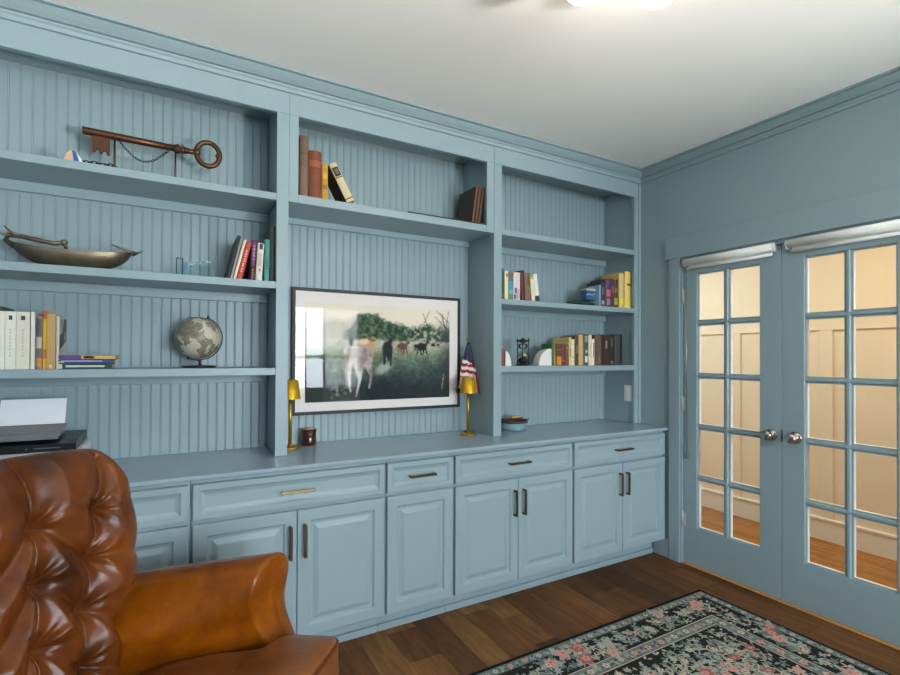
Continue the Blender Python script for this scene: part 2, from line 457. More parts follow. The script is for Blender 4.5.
def roller_shade(ya, yb, label, chain):
    yc = (ya + yb) / 2; X = 3.003
    t = thing('roller_shade', (X, yc, 2.0), label, 'window shade', 'roller shades above the french doors')
    c = MB(); c.lathe([(1e-4, yb + .010), (.023, yb + .010), (.023, ya - .010), (1e-4, ya - .010)], (X, 0, 2.024), 28, 'y'); c.build('roll', M['shade'], t)
    c = MB(); c.lathe([(1e-4, yb + .02), (.009, yb + .02), (.0095, yc), (.009, ya - .02), (1e-4, ya - .02)], (X + .012, 0, 1.983), 16, 'y'); c.box(X + .0195, X + .0215, yb + .021, ya - .021, 1.983, 2.016, .0004); c.build('hem_bar', M['shade'], t)
    for y in (ya - .004, yb + .004):
        c = MB(); c.box(X - .012, DF - .001, y - .004, y + .004, 1.996, 2.046, .003); c.lathe([(1e-4, -.0055), (.017, -.0055), (.019, 0), (.017, .0055), (1e-4, .0055)], (X, y, 2.024), 16, 'y'); c.build('bracket', M['plast'], t)
    if chain:
        c = MB(); y = ya - .014
        c.tube([(X - .006, y, 2.0), (X + .010, y, 1.4), (X + .018, y, .745)], .0018, 6); c.tube([(X + .018, y + .006, 2.0), (X + .020, y + .006, 1.4), (X + .022, y + .002, .745)], .0018, 6)
        c.build('bead_chain', M['nickel'], t)
        c = MB(); c.box(X + .012, DF - .001, y - .012, y + .012, .71, .748, .004); c.build('chain_tensioner', M['greyp'], t)
roller_shade(2.112, 1.536, 'rolled up white shade on the door nearest the cabinets', True)
roller_shade(1.476, .92, 'rolled up white shade on the door at the right photo edge', False)

# ------------------------------------------------------------------ base cabinets
DOORP = [(0, -.02), (0, -.003), (.003, 0), (.050, 0), (.054, -.003), (.057, -.0085), (.064, -.0095), (.070, -.0095), (.090, -.0015), (.094, -.0005)]
DRAWP = [(0, -.02), (0, -.003), (.003, 0), (.026, 0), (.029, -.003), (.033, -.006), (.046, -.0105), (.050, -.011)]
def bar_pull(c, vertical, par, m, L=.146):
    b = MB(); x, z = c; y = YD
    if vertical:
        b.box(x - .006, x + .006, y - .033, y - .022, z - L / 2, z + L / 2, .0015)
        for s in (-1, 1): b.box(x - .0045, x + .0045, y - .0225, y - .0005, z + s * (L / 2 - .006) - .0055, z + s * (L / 2 - .006) + .0055, .001)
    else:
        b.box(x - L / 2, x + L / 2, y - .033, y - .022, z - .006, z + .006, .0015)
        for s in (-1, 1): b.box(x + s * (L / 2 - .006) - .0055, x + s * (L / 2 - .006) + .0055, y - .0225, y - .0005, z - .0045, z + .0045, .001)
    b.build('handle', m, par)
def cabinet(x0, x1, label, splits, pulls=True, brassy=False, single=False, handle=True):
    r = thing('base_cabinet', ((x0 + x1) / 2, 2.5, 0), label, 'cabinet', 'base cabinets under the bookcases')
    b = MB(); g = .0007
    b.box(x0 + g, x1 - g, YD + .022, YB - .02, .128, .880, .001); b.box(x0 + g, x1 - g, 2.358, 2.376, 0.0, .128, 0)
    b.build('carcass', M['blue'], r)
    k = MB(); k.box(x0 + g, x1 - g, 2.344, 2.3575, 0, .036, .003); k.build('base_strip', M['blue'], r)
    fx0, fx1 = x0 + .0075, x1 - .0075
    d = MB(); loops_panel(d, fx0, fx1, .717, .864, YD, DRAWP); dr = d.build('drawer', M['blue'], r)
    bar_pull(((fx0 + fx1) / 2, .79), False, dr, M['brasspale'] if brassy else M['bronze'])
    if single:
        d = MB(); loops_panel(d, fx0, fx1, .129, .700, YD, DOORP); d.build('door', M['blue'], r)
    else:
        xm = (fx0 + fx1) / 2
        for (a, c, s) in ((fx0, xm - .0015, 1), (xm + .0015, fx1, -1)):
            d = MB(); loops_panel(d, a, c, .129, .700, YD, DOORP); do = d.build('door', M['blue'], r)
            bar_pull(((c - .03) if s > 0 else (a + .03), .566), True, do, M['bronze'])
cabinet(-.985, .0765, 'wide blue base cabinet behind the leather armchair at far left', 2)
cabinet(.0765, .9195, 'blue base cabinet with pale brass drawer pull beside the armchair arm', 2, brassy=True)
cabinet(.9195, 1.304, 'narrow blue base cabinet with one drawer over one single door', 1, single=True)
cabinet(1.304, 2.1435, 'wide blue base cabinet right of the narrow single door one', 2)
cabinet(2.1435, 3.0, 'blue base cabinet at the right end against the door casing', 2)
w = thing('countertop', (1.0, 2.5, .882), 'long blue painted countertop running over all the base cabinets', 'countertop')
b = MB(); b.box(XL + .002, 3.0015, 2.225, YB - .004, .884, CT, .004); b.build('worktop', M['bluetop'], w)
b = MB(); b.box(XL + .002, 3.0008, 2.237, YD + .018, .8815, .8838, .0005); b.build('edge_moulding', M['blue'], w)

# ------------------------------------------------------------------ bookcases
ZB = CT + .001; ZT = 2.742
S1, S2, S3 = 2.172, 1.745, 1.329      # shelf tops
def beadboard(x0, x1, z0, z1):
    mb = MB(); pitch = .041; pts = []; x = x0; y = YK
    n = int((x1 - x0) / pitch) + 1
    off = (x0 / pitch) % 1
    x = x0 - off * pitch
    while x < x1:
        for dx, dy in ((0, 0), (.0011, .0020), (.0022, .0), (.0042, -.0008), (.0062, 0), (.0073, .0020), (.0084, 0)):
            if x0 <= x + dx <= x1: pts.append((x + dx, y + dy))
        x += pitch
    pts = [(x0, y)] + pts + [(x1, y)]
    mb.strip(pts, 'z', z0, z1)
    mb.add([(x0, y + .006, z0), (x1, y + .006, z0), (x1, y + .006, z1), (x0, y + .006, z1)], [(0, 1, 2, 3)])
    return mb
def shelf(x0, x1, zt, th, par, y0=YF):
    b = MB(); b.box(x0, x1, y0, YK - .001, zt - th, zt, .0015); b.build('shelf', M['blue'], par)
    c = MB(); c.box(x0 + .001, x1 - .001, YK - .02, YK - .001, zt - th - .045, zt - th - .0003, .002); c.build('cleat', M['blue'], par)
# left
bk = thing('bookcase', (-.25, 2.63, ZB), 'blue built in bookcase at left holding the key and globe', 'bookcase', 'built in bookcases')
beadboard(-1.0, .453, ZB, 2.65).build('back_panel', M['blue'], bk)
f = MB(); f.box(.442, .498, YF - .004, YF + .02, ZB, 2.5655, .001); f.box(-1.045, -.95, YF - .004, YF + .02, ZB, 2.5655, .001); f.box(-1.045, .498, YF - .004, YF + .02, 2.566, ZT, .001); f.build('face_frame', M['blue'], bk)
f = MB(); f.box(.4535, .497, YF + .0205, YK, ZB, 2.65, .001); f.build('side_panel', M['blue'], bk)
f = MB(); f.box(-1.045, -.96, YF + .0205, YK, ZB, 2.65, .001); f.build('side_panel', M['blue'], bk)
f = MB(); f.box(-1.045, .4965, YF + .0205, YK + .005, 2.651, 2.67, 0); f.build('top_panel', M['blue'], bk)
for z, t in ((S1, .034), (S2, .034), (S3, .034)): shelf(-.9595, .4525 - .0, z, t, bk, YF + .0205); 
for z, t in ((S1, .034), (S2, .034), (S3, .034)):
    b = MB(); b.box(-.9495, .4415, YF - .003, YF + .02, z - t, z, .0012); b.build('shelf_edge', M['blue'], bk)
# middle
bk = thing('bookcase', (1.1, 2.63, ZB), 'blue built in bookcase in the middle around the horse picture', 'bookcase', 'built in bookcases')
beadboard(.4985, 1.7085, ZB, 2.65).build('back_panel', M['blue'], bk)
f = MB(); f.box(.4985, .544, YF - .004, YF + .02, 2.14, 2.5655, .001); f.box(1.657, 1.7085, YF - .004, YF + .02, 2.14, 2.5655, .001); f.box(.4985, 1.7085, YF - .004, YF + .02, 2.566, ZT, .001); f.build('face_frame', M['blue'], bk)
for a, c in ((.4985, .531), (1.668, 1.7085)):
    f = MB(); f.box(a, c, YF + .0205, YK, 2.1815, 2.65, .001); f.build('side_panel', M['blue'], bk)
f = MB(); f.box(.4985, 1.7085, YF + .0205, YK + .005, 2.651, 2.67, 0); f.build('top_panel', M['blue'], bk)
b = MB(); b.box(.5445, 1.6565, YF - .003, YF + .02, 2.14, 2.181, .0012); b.box(.4985, 1.7085, YF + .0203, YK - .001, 2.14, 2.181, .001); b.build('shelf', M['blue'], bk)
c = MB(); c.box(.5, 1.707, YK - .02, YK - .001, 2.105, 2.1397, .002); c.build('cleat', M['blue'], bk)
c = MB(); c.box(1.702, 1.7085, YF + .021, YK - .021, 2.126, 2.1397, .001); c.build('cleat', M['blue'], bk)
# right
bk = thing('bookcase', (2.36, 2.63, ZB), 'blue built in bookcase at right next to the room corner', 'bookcase', 'built in bookcases')
beadboard(1.711, 2.966, ZB, 2.65).build('back_panel', M['blue'], bk)
f = MB(); f.box(1.7105, 1.768, YF - .004, YF + .02, ZB, 2.5655, .001); f.box(2.956, 2.995, YF - .004, YF + .02, ZB, 2.5655, .001); f.box(1.7105, 2.995, YF - .004, YF + .02, 2.566, ZT, .001); f.box(2.996, XR - .0015, YF - .012, YF + .02, ZB, 2.667, .003); f.build('face_frame', M['blue'], bk)
f = MB(); f.box(1.7105, 1.757, YF + .0205, YK, ZB, 2.65, .001); f.build('side_panel', M['blue'], bk)
f = MB(); f.box(2.966, XR - .0015, YF + .0205, YK, ZB, 2.65, .001); f.build('side_panel', M['blue'], bk)
f = MB(); f.box(1.7105, XR - .0015, YF + .0205, YK + .005, 2.651, 2.67, 0); f.build('top_panel', M['blue'], bk)
for z, t in ((S1, .034), (S2, .034), (S3, .036)):
    shelf(1.758, 2.965, z, t, bk, YF + .0205)
    b = MB(); b.box(1.7685, 2.9555, YF - .003, YF + .02, z - t, z, .0012); b.build('shelf_edge', M['blue'], bk)
# light switch on the right side panel
t = thing('light_switch', (2.966, 2.53, 1.12), 'white light switch plate inside the right bookcase above the counter', 'switch')
b = MB(); b.box(2.960, 2.9655, 2.4925 + .01, 2.564 + .01, 1.062, 1.178, .002); b.build('switch_plate', M['plast'], t)
b = MB(); b.box(2.957, 2.9598, 2.522, 2.552, 1.088, 1.152, .0012); b.build('rocker', M['white'], t)

# ------------------------------------------------------------------ books
def book(x, z, w, h, col, label, group, d=.15, y=2.52, lean=0.0, name='book', bands=(), page=None, left=None, rot=0.0, round_=True):
    """x = left edge of the spine foot (right foot when leaning right); lean = shift of the top along X"""
    a = math.asin(max(-.9, min(.9, lean / h))) if lean else 0.0
    if a > 0: ox = x + w; lx0, lx1 = -w, 0.0
    else: ox = x; lx0, lx1 = 0.0, w
    t = thing(name, (ox, y, z + .0006), label, 'book', group, (0, a, rot))
    c = MB(); bt = min(.003, w * .18)
    c.box(lx0, lx0 + bt, .003, d, 0, h, .0005); c.box(lx1 - bt, lx1, .003, d, 0, h, .0005)
    n = 8; cx = (lx0 + lx1) / 2; rr = .18 if round_ else .02
    out = [(lx0 + w * i / n, .0035 - (1 - (2 * i / n - 1) ** 2) * w * rr) for i in range(n + 1)]
    inn = [(p[0], .0075) for p in out[::-1]]
    c.prism(out + inn, 'z', 0, h)
    mats = [cm(col)]
    if left is not None:
        c.mat = len(mats); mats.append(cm(left)); c.add([(lx0 - .0003, .004, .002), (lx0 - .0003, d - .002, .002), (lx0 - .0003, d - .002, h - .002), (lx0 - .0003, .004, h - .002)], [(0, 1, 2, 3)])
    for (z0, z1, bc, u0, u1) in bands:
        c.mat = len(mats); mats.append(cm(bc))
        m = 6; top = []
        for i in range(m + 1):
            u = u0 + (u1 - u0) * i / m
            top.append((lx0 + w * u, .0035 - (1 - (2 * u - 1) ** 2) * w * rr - .0005))
        c.strip(top, 'z', h * z0, h * z1)
    co = c.build('cover', mats, t, world=False)
    p = MB(); p.box(lx0 + bt + .0002, lx1 - bt - .0002, .008, d - .004, .003, h - .004, .0005); p.build('pages', M['pages'] if page is None else cm(page), t, world=False)
    return t
def text_bands(z0, z1, n, c, u0=.3, u1=.7):
    out = []; r = random.Random(int(z0 * 1000) + n)
    step = (z1 - z0) / n
    for i in range(n):
        a = z0 + i * step
        out.append((a, a + step * r.uniform(.45, .8), c, u0, u1))
    return out
G = 'books on the left bookcase middle shelf'
book(.226, S2, .012, .215, (36, 40, 46), 'black hardback leaning right, leftmost book beside the crystal block', G, .2, 2.52, .050, left=(38, 44, 50))
book(.2415, S2, .010, .212, (150, 150, 146), 'thin grey book leaning between the black and cream ones', G, .18, 2.52, .048, left=(90, 92, 96))
book(.2555, S2, .012, .197, (232, 216, 196), 'thin cream book leaning against the red spine', G, .16, 2.52, .046)
book(.2700, S2, .023, .186, (206, 76, 58), 'red book with pale spine lettering leaning right', G, .15, 2.52, .044, bands=text_bands(.2, .8, 9, (238, 190, 176), .35, .62))
book(.3290, S2, .021, .198, (104, 54, 96), 'purple book with dark lower spine beside the red one', G, .15, 2.52, .011, bands=[(0, .36, (52, 38, 40), 0, 1)] + text_bands(.06, .3, 4, (168, 128, 70)) + text_bands(.5, .9, 5, (186, 140, 176)))
book(.3545, S2, .030, .184, (222, 212, 204), 'white book with small dark mark at the spine top', G, .15, 2.52, .010, bands=[(.84, .99, (54, 58, 58), .3, .8), (.26, .32, (180, 60, 60), .4, .62)] + text_bands(.4, .75, 7, (196, 176, 168)))
book(.3945, S2, .023, .206, (76, 150, 138), 'teal paperback standing right of the white book', G, .14, 2.52, .003, bands=text_bands(.3, .62, 5, (48, 112, 104)))
book(.4235, S2, .026, .276, (92, 88, 84), 'tall dark grey book against the left bookcase divider', G, .22, 2.53, 0, left=(74, 70, 68))
G = 'books on the left bookcase lower shelf'
book(-.612, S3, .036, .248, (74, 78, 74), 'tall dark green book at the left photo edge', G, .19, 2.55)
book(-.5745, S3, .019, .226, (226, 222, 208), 'white hardback cut by the left photo edge', G, .17, 2.505)
for x, w, l, c in ((-.5545, .032, 'first of two matching ivory volumes with square dark emblem', (230, 226, 212)), (-.5215, .041, 'thicker right one of two matching ivory volumes with square emblem', (222, 216, 196))):
    book(x, S3, w, .226, c, l, G, .17, 2.505, bands=[(.855, .93, (60, 58, 56), .34, .66)] + text_bands(.22, .72, 9, (200, 196, 184), .40, .58), round_=False)
book(-.4765, S3, .0125, .226, (226, 224, 218), 'slim white book left of the patterned spine', G, .17, 2.50, round_=False)
book(-.4625, S3, .020, .212, (134, 124, 116), 'book with mottled grey and orange patterned spine', G, .17, 2.51, bands=[(.62, .95, (84, 80, 82), .05, .9), (.4, .6, (190, 178, 166), .1, .9), (.22, .38, (110, 96, 88), .05, .95), (.05, .2, (206, 130, 60), .1, .95)])
book(-.4412, S3, .0135, .234, (222, 170, 44), 'bright yellow book with an orange spine top', G, .17, 2.51, bands=[(.86, 1, (190, 92, 40), 0, 1), (.18, .34, (200, 110, 40), .1, .9)])
book(-.4268, S3, .0275, .222, (190, 154, 92), 'tan gold book left of the photo cover', G, .17, 2.50, round_=False, bands=[(.03, .08, (230, 210, 150), .3, .6)])
t = book(-.3982, S3, .010, .214, (206, 200, 196), 'thin book showing a black and white photo on its cover', G, .16, 2.505)
c = MB(); x = .0103
c.mat = 0
def side_poly(mb, mi, pts): mb.mat = mi; mb.add([(x + .0002 + mi * .0001, p[0], p[1]) for p in pts], [list(range(len(pts)))])
side_poly(c, 0, [(.006, .004), (.155, .004), (.155, .208), (.006, .208)])
side_poly(c, 1, [(.006, .075), (.155, .12), (.155, .208), (.1, .208), (.06, .15), (.006, .135)])
side_poly(c, 2, [(.03, .14), (.07, .175), (.075, .205), (.03, .205)])
side_poly(c, 2, [(.10, .11), (.15, .13), (.15, .16), (.11, .15)])
c.build('cover_photo', [cm((206, 200, 196)), cm((74, 70, 70)), cm((150, 146, 144))], t, world=False)
def flat_book(x0, x1, z, th, col, label, group, y=2.505, d=.15, bands=()):
    t = thing('book', (x0, y, z + .0006), label, 'book', group)
    w = x1 - x0; c = MB(); bt = .002
    c.box(0, w, .003, d, 0, bt, .0004); c.box(0, w, .003, d, th - bt, th, .0004); c.box(0, w, 0, .0035, 0, th, .001)
    mats = [cm(col)]
    for (u0, u1, bc, v0, v1) in bands:
        c.mat = len(mats); mats.append(cm(bc)); c.add([(w * u0, -.0005, th * v0), (w * u1, -.0005, th * v0), (w * u1, -.0005, th * v1), (w * u0, -.0005, th * v1)], [(0, 1, 2, 3)])
    c.build('cover', mats, t, world=False)
    p = MB(); p.box(.003, w - .003, .004, d - .003, bt + .0002, th - bt - .0002, .0004); p.build('pages', M['pages'], t, world=False)
flat_book(-.388, -.21, S3, .022, (24, 62, 56), 'dark green book at the bottom of the flat stack', G, bands=[(.12, .85, (196, 204, 190), .35, .7), (0, .06, (206, 206, 196), .1, .9)])
flat_book(-.390, -.208, S3 + .0228, .017, (44, 66, 130), 'blue book in the middle of the flat stack', G, bands=[(.05, .8, (168, 160, 176), .45, .75), (.0, .1, (214, 190, 90), .2, .5)])
flat_book(-.390, -.195, S3 + .0406, .016, (92, 66, 120), 'purple and gold book on top of the flat stack', G, bands=[(.38, .98, (214, 176, 90), .1, .95), (.42, .6, (190, 90, 50), .2, .8)])

G = 'old books on the middle bookcase top shelf'
S0 = 2.181
book(.5555, S0, .043, .306, (112, 86, 72), 'tallest worn brown book at the left end of the top shelf', G, .2, 2.50, bands=[(.0, .5, (122, 96, 80), 0, 1), (.7, .72, (92, 66, 52), 0, 1)])
book(.6010, S0, .063, .240, (124, 64, 38), 'rust brown cloth book beside the tallest worn one', G, .17, 2.50, bands=[(.66, .80, (160, 86, 50), .02, .98), (.64, .655, (96, 48, 30), 0, 1), (.81, .825, (96, 48, 30), 0, 1), (.25, .27, (110, 56, 36), 0, 1)])
book(.6665, S0, .031, .183, (194, 144, 44), 'short mustard yellow mottled book between rust and cream ones', G, .13, 2.50, bands=[(.3, .42, (160, 108, 36), .1, .8), (.6, .75, (214, 170, 70), .2, .9)])
book(.8020, S0, .042, .212, (218, 200, 160), 'cream spined old book leaning left on the mustard one', G, .14, 2.50, lean=-.100, left=(54, 42, 32), bands=[(.68, .90, (44, 40, 34), .1, .9), (.73, .86, (110, 104, 90), .3, .7), (.64, .665, (70, 58, 42), 0, 1), (.10, .125, (70, 58, 42), 0, 1), (0, .03, (92, 78, 58), 0, 1)], round_=True)
G = 'brown albums on the middle bookcase top shelf'
fb = thing('flat_album', (1.40, 2.49, S0 + .0006), 'thin black flat album lying under the brown albums', 'album')
b = MB(); b.box(1.145, 1.650, 2.487, 2.70, S0 + .0006, S0 + .0036, .0005); b.box(1.145, 1.650, 2.487, 2.70, S0 + .0076, S0 + .0106, .0005); b.box(1.145, 1.149, 2.487, 2.70, S0 + .0036, S0 + .0076, 0); b.build('cover', cm((34, 33, 34)), fb)
b = MB(); b.box(1.150, 1.648, 2.489, 2.698, S0 + .0038, S0 + .0074, .0003); b.build('pages', cm((58, 54, 50)), fb)
for k, (x, w, ln, l, c) in enumerate(((1.5745, .018, .032, 'leftmost brown album showing its dark front cover', (88, 56, 40)), (1.5975, .018, .0315, 'middle of three brown albums leaning at the shelf end', (84, 54, 38)), (1.6205, .016, .031, 'rightmost brown album against the middle bookcase side', (80, 52, 36)))):
    book(x - .006, S0 + .0108, w, .226, c, l, G, .20, 2.505, lean=ln, left=(62, 50, 42), name='photo_album', bands=[(.0, 1, (118, 78, 54), .12, .40)])

G = 'books at the left of the right bookcase upper shelf'
book(1.782, S2, .018, .205, (34, 104, 112), 'teal book hidden partly behind the right bookcase stile', G, .14, 2.54)
book(1.8015, S2, .020, .196, (24, 88, 100), 'dark teal book beside the right bookcase stile', G, .15, 2.53, bands=[(.1, .2, (90, 140, 70), .2, .9)])
book(1.8230, S2, .029, .182, (236, 218, 172), 'cream book with black dot near its spine top', G, .13, 2.52, bands=[(.8, .9, (40, 38, 36), .35, .75)])
book(1.8545, S2, .036, .143, (84, 152, 188), 'short light blue and green paperback', G, .11, 2.52, bands=[(0, .25, (110, 146, 70), 0, 1), (.3, .45, (120, 186, 214), .1, .9), (.85, 1, (60, 120, 130), 0, 1)], round_=False)
book(1.8560, S2, .030, .170, (190, 150, 84), 'ochre book standing behind the short blue paperback', G, .11, 2.645)
book(1.8930, S2, .052, .180, (232, 208, 200), 'thick pale pink book with purple flowers on its spine', G, .14, 2.52, bands=[(.05, .22, (96, 76, 130), .08, .4), (.25, .45, (84, 66, 120), .2, .5), (.05, .4, (200, 170, 196), .5, .9)], round_=False)
book(1.9580, S2, .028, .196, (78, 34, 36), 'dark maroon book leaning left on the pale pink one', G, .15, 2.52, lean=-.011, bands=[(.93, 1, (30, 28, 28), 0, 1)])
book(1.9890, S2, .046, .182, (128, 108, 72), 'olive brown patterned book leaning left', G, .13, 2.52, lean=-.011, bands=[(.55, .9, (100, 88, 62), .3, .8), (.2, .5, (150, 120, 90), .5, .9), (.05, .9, (150, 92, 70), .02, .14)])
book(2.0420, S2, .026, .168, (234, 222, 186), 'cream thin book between the olive and white ones', G, .13, 2.52, lean=-.016, bands=[(.86, 1, (198, 178, 90), 0, 1)])
book(2.0730, S2, .033, .182, (232, 230, 222), 'white book with a black spine foot leaning left', G, .13, 2.52, lean=-.022, bands=[(.0, .22, (38, 38, 38), 0, 1)])
G = 'books at the right of the right bookcase upper shelf'
cp = thing('folded_cap', (2.52, 2.585, S2 + .001), 'flat dark green folded cap under the small blue box', 'cap')
c = MB()
c.grid(lambda u, v: (2.52 + .125 * math.sin(PI * v) ** .6 * math.cos(2 * PI * u), 2.575 + .065 * math.sin(PI * v) ** .6 * math.sin(2 * PI * u), S2 + .001 + .022 * (1 - math.cos(PI * v)) / 2 * 2 * (.55 + .45 * math.sin(PI * v))), 28, 8, True, True)
c.build('crown', cm((30, 62, 42)), cp)
c = MB(); c.prism([(2.395 + .12 * (1 - math.cos(PI * i / 12)), 2.535 - .032 * math.sin(PI * i / 12)) for i in range(13)], 'z', S2 + .001, S2 + .005); c.build('brim', cm((26, 54, 38)), cp)
bx = thing('small_box', (2.576, 2.57, S2 + .0470), 'small blue box with white band resting on the green cap', 'box')
c = MB(); c.box(2.545, 2.634, 2.545, 2.60, S2 + .0470, S2 + .114, .002); c.build('body', cm((48, 94, 136)), bx)
c = MB(); c.box(2.544, 2.635, 2.544, 2.601, S2 + .1143, S2 + .127, .002); c.build('lid', cm((206, 198, 178)), bx)
c = MB(); c.add([(2.547, 2.5445, S2 + .078), (2.57, 2.5445, S2 + .085), (2.602, 2.5445, S2 + .081), (2.632, 2.5445, S2 + .092), (2.632, 2.5445, S2 + .096), (2.602, 2.5445, S2 + .085), (2.57, 2.5445, S2 + .090), (2.547, 2.5445, S2 + .083)], [(0, 1, 6, 7), (1, 2, 5, 6), (2, 3, 4, 5)]); c.build('wave_mark', cm((200, 220, 232)), bx)
book(2.650, S2, .012, .155, (150, 184, 204), 'slim pale blue book right of the small blue box', G, .12, 2.52)
book(2.6635, S2, .044, .178, (46, 48, 56), 'black book with pale marks left of the purple spine', G, .14, 2.52, bands=[(.1, .25, (180, 186, 196), .15, .6), (.5, .8, (90, 100, 120), .2, .7)])
book(2.7090, S2, .058, .204, (84, 52, 84), 'purple and pink book in the right upper group', G, .15, 2.52, bands=[(.38, .62, (196, 92, 108), .1, .85), (.7, .85, (66, 70, 130), .15, .8), (.08, .3, (160, 120, 140), .15, .7)])
book(2.7685, S2, .025, .208, (86, 28, 42), 'maroon book right of the purple and pink one', G, .15, 2.52, bands=[(.5, .75, (150, 90, 70), .2, .8)])
book(2.7950, S2, .040, .205, (70, 58, 42), 'dark book with gold speckled spine', G, .15, 2.52, bands=[(.1, .35, (190, 160, 70), .1, .9), (.55, .7, (150, 128, 90), .2, .8)])
book(2.8365, S2, .052, .252, (228, 196, 128), 'cream yellow book left of the largest yellow book', G, .17, 2.51, bands=[(.08, .3, (236, 206, 50), .1, .95), (.1, .28, (246, 224, 90), .25, .7)], left=(206, 172, 90))
book(2.8900, S2, .062, .270, (236, 206, 104), 'largest yellow book at the right end of the upper shelf', G, .235, 2.505, bands=[(.62, .67, (60, 50, 36), .25, 1), (.06, .2, (240, 218, 60), .2, .9)], left=(196, 166, 84))
# lower group
G = 'books on the right bookcase lower shelf'
book(1.7975, S3, .036, .108, (142, 84, 74), 'short reddish book beside the left white bookend', G, .11, 2.53)
book(1.7775, S3, .018, .112, (96, 60, 52), 'short brown book hidden behind the right bookcase stile', G, .11, 2.56)
def bookend(x, s, label, h=.113, wd=.125):
    t = thing('bookend', (x, 2.57, S3 + .0006), label, 'bookend', 'white quarter round bookends')
    n = 14; out = [(0, .0)] + [(s * wd * math.cos(PI / 2 * i / n), h * math.sin(PI / 2 * i / n)) for i in range(n + 1)]
    b = MB()
    def sect(y, k): return [(x + s * .002 + p[0] * k, y, S3 + .0006 + p[1] * k) for p in out]
    ys = [(2.53, .93), (2.5335, .985), (2.538, 1.0), (2.592, 1.0), (2.5965, .985), (2.60, .93)]
    vs = [p for y, k in ys for p in sect(y, k)]; m = len(out)
    fs = [[k * m + i, k * m + (i + 1) % m, (k + 1) * m + (i + 1) % m, (k + 1) * m + i] for k in range(5) for i in range(m)] + [list(range(m)), list(range(5 * m, 6 * m))]
    b.add(vs, fs); b.build('block', M['marble'], t)
    b = MB(); b.box(x, x + s * .0018 if s > 0 else x, 2.532, 2.598, S3 + .0006, S3 + .1, 0) if s > 0 else b.box(x - .0018, x, 2.532, 2.598, S3 + .0006, S3 + .1, 0)
    b.build('felt_pad', M['black'], t)
bookend(1.8365, 1, 'white quarter round bookend beside the short reddish book', .095, .048)
bookend(2.2165, -1, 'white quarter round bookend against the green book', .113, .105)
hg = thing('hourglass', (2.014, 2.58, S3 + .0006), 'hourglass in a black iron frame between the bookends', 'hourglass')
cx, cy = 2.014, 2.58
def rod_profile(z0, z1): return z0, z1
b = MB(); b.lathe([(1e-4, 0), (.046, 0), (.046, .008), (.03, .013), (1e-4, .013)], (cx, cy, S3 + .0006), 20); b.lathe([(1e-4, .013), (.022, .014), (.034, .03), (.03, .045), (.012, .058), (1e-4, .06)], (cx, cy, S3 + .0006), 12, smooth=False); b.build('base_plate', M['black'], hg)
b = MB(); b.lathe([(1e-4, .157), (.046, .157), (.046, .165), (.018, .170), (.012, .178), (1e-4, .18)], (cx, cy, S3 + .0006), 20); b.lathe([(1e-4, .144), (.01, .146), (.022, .157), (1e-4, .157)], (cx, cy, S3 + .0006), 12); b.build('top_plate', M['black'], hg)
for k in range(3):
    a = PI / 2 + .35 + 2 * PI * k / 3; px, py = cx + .042 * math.cos(a), cy + .042 * math.sin(a)
    b = MB(); b.lathe([(1e-4, .008), (.004, .008), (.0035, .05), (.006, .055), (.0035, .06), (.0035, .10), (.006, .105), (.0035, .11), (.004, .157), (.004, .17), (.006, .176), (1e-4, .182)], (px, py, S3 + .0006), 8); b.build('post', M['black'], hg)
b = MB(); b.lathe([(.004, .060), (.027, .062), (.031, .075), (.026, .09), (.006, .103), (.026, .116), (.031, .13), (.027, .143), (.004, .145)], (cx, cy, S3 + .0006), 20); b.build('glass_bulb', M['crystal'], hg)
b = MB(); b.lathe([(1e-4, .062), (.025, .063), (.027, .072), (.012, .08), (1e-4, .083)], (cx, cy, S3 + .0006), 16); b.build('sand', M['wax'], hg)
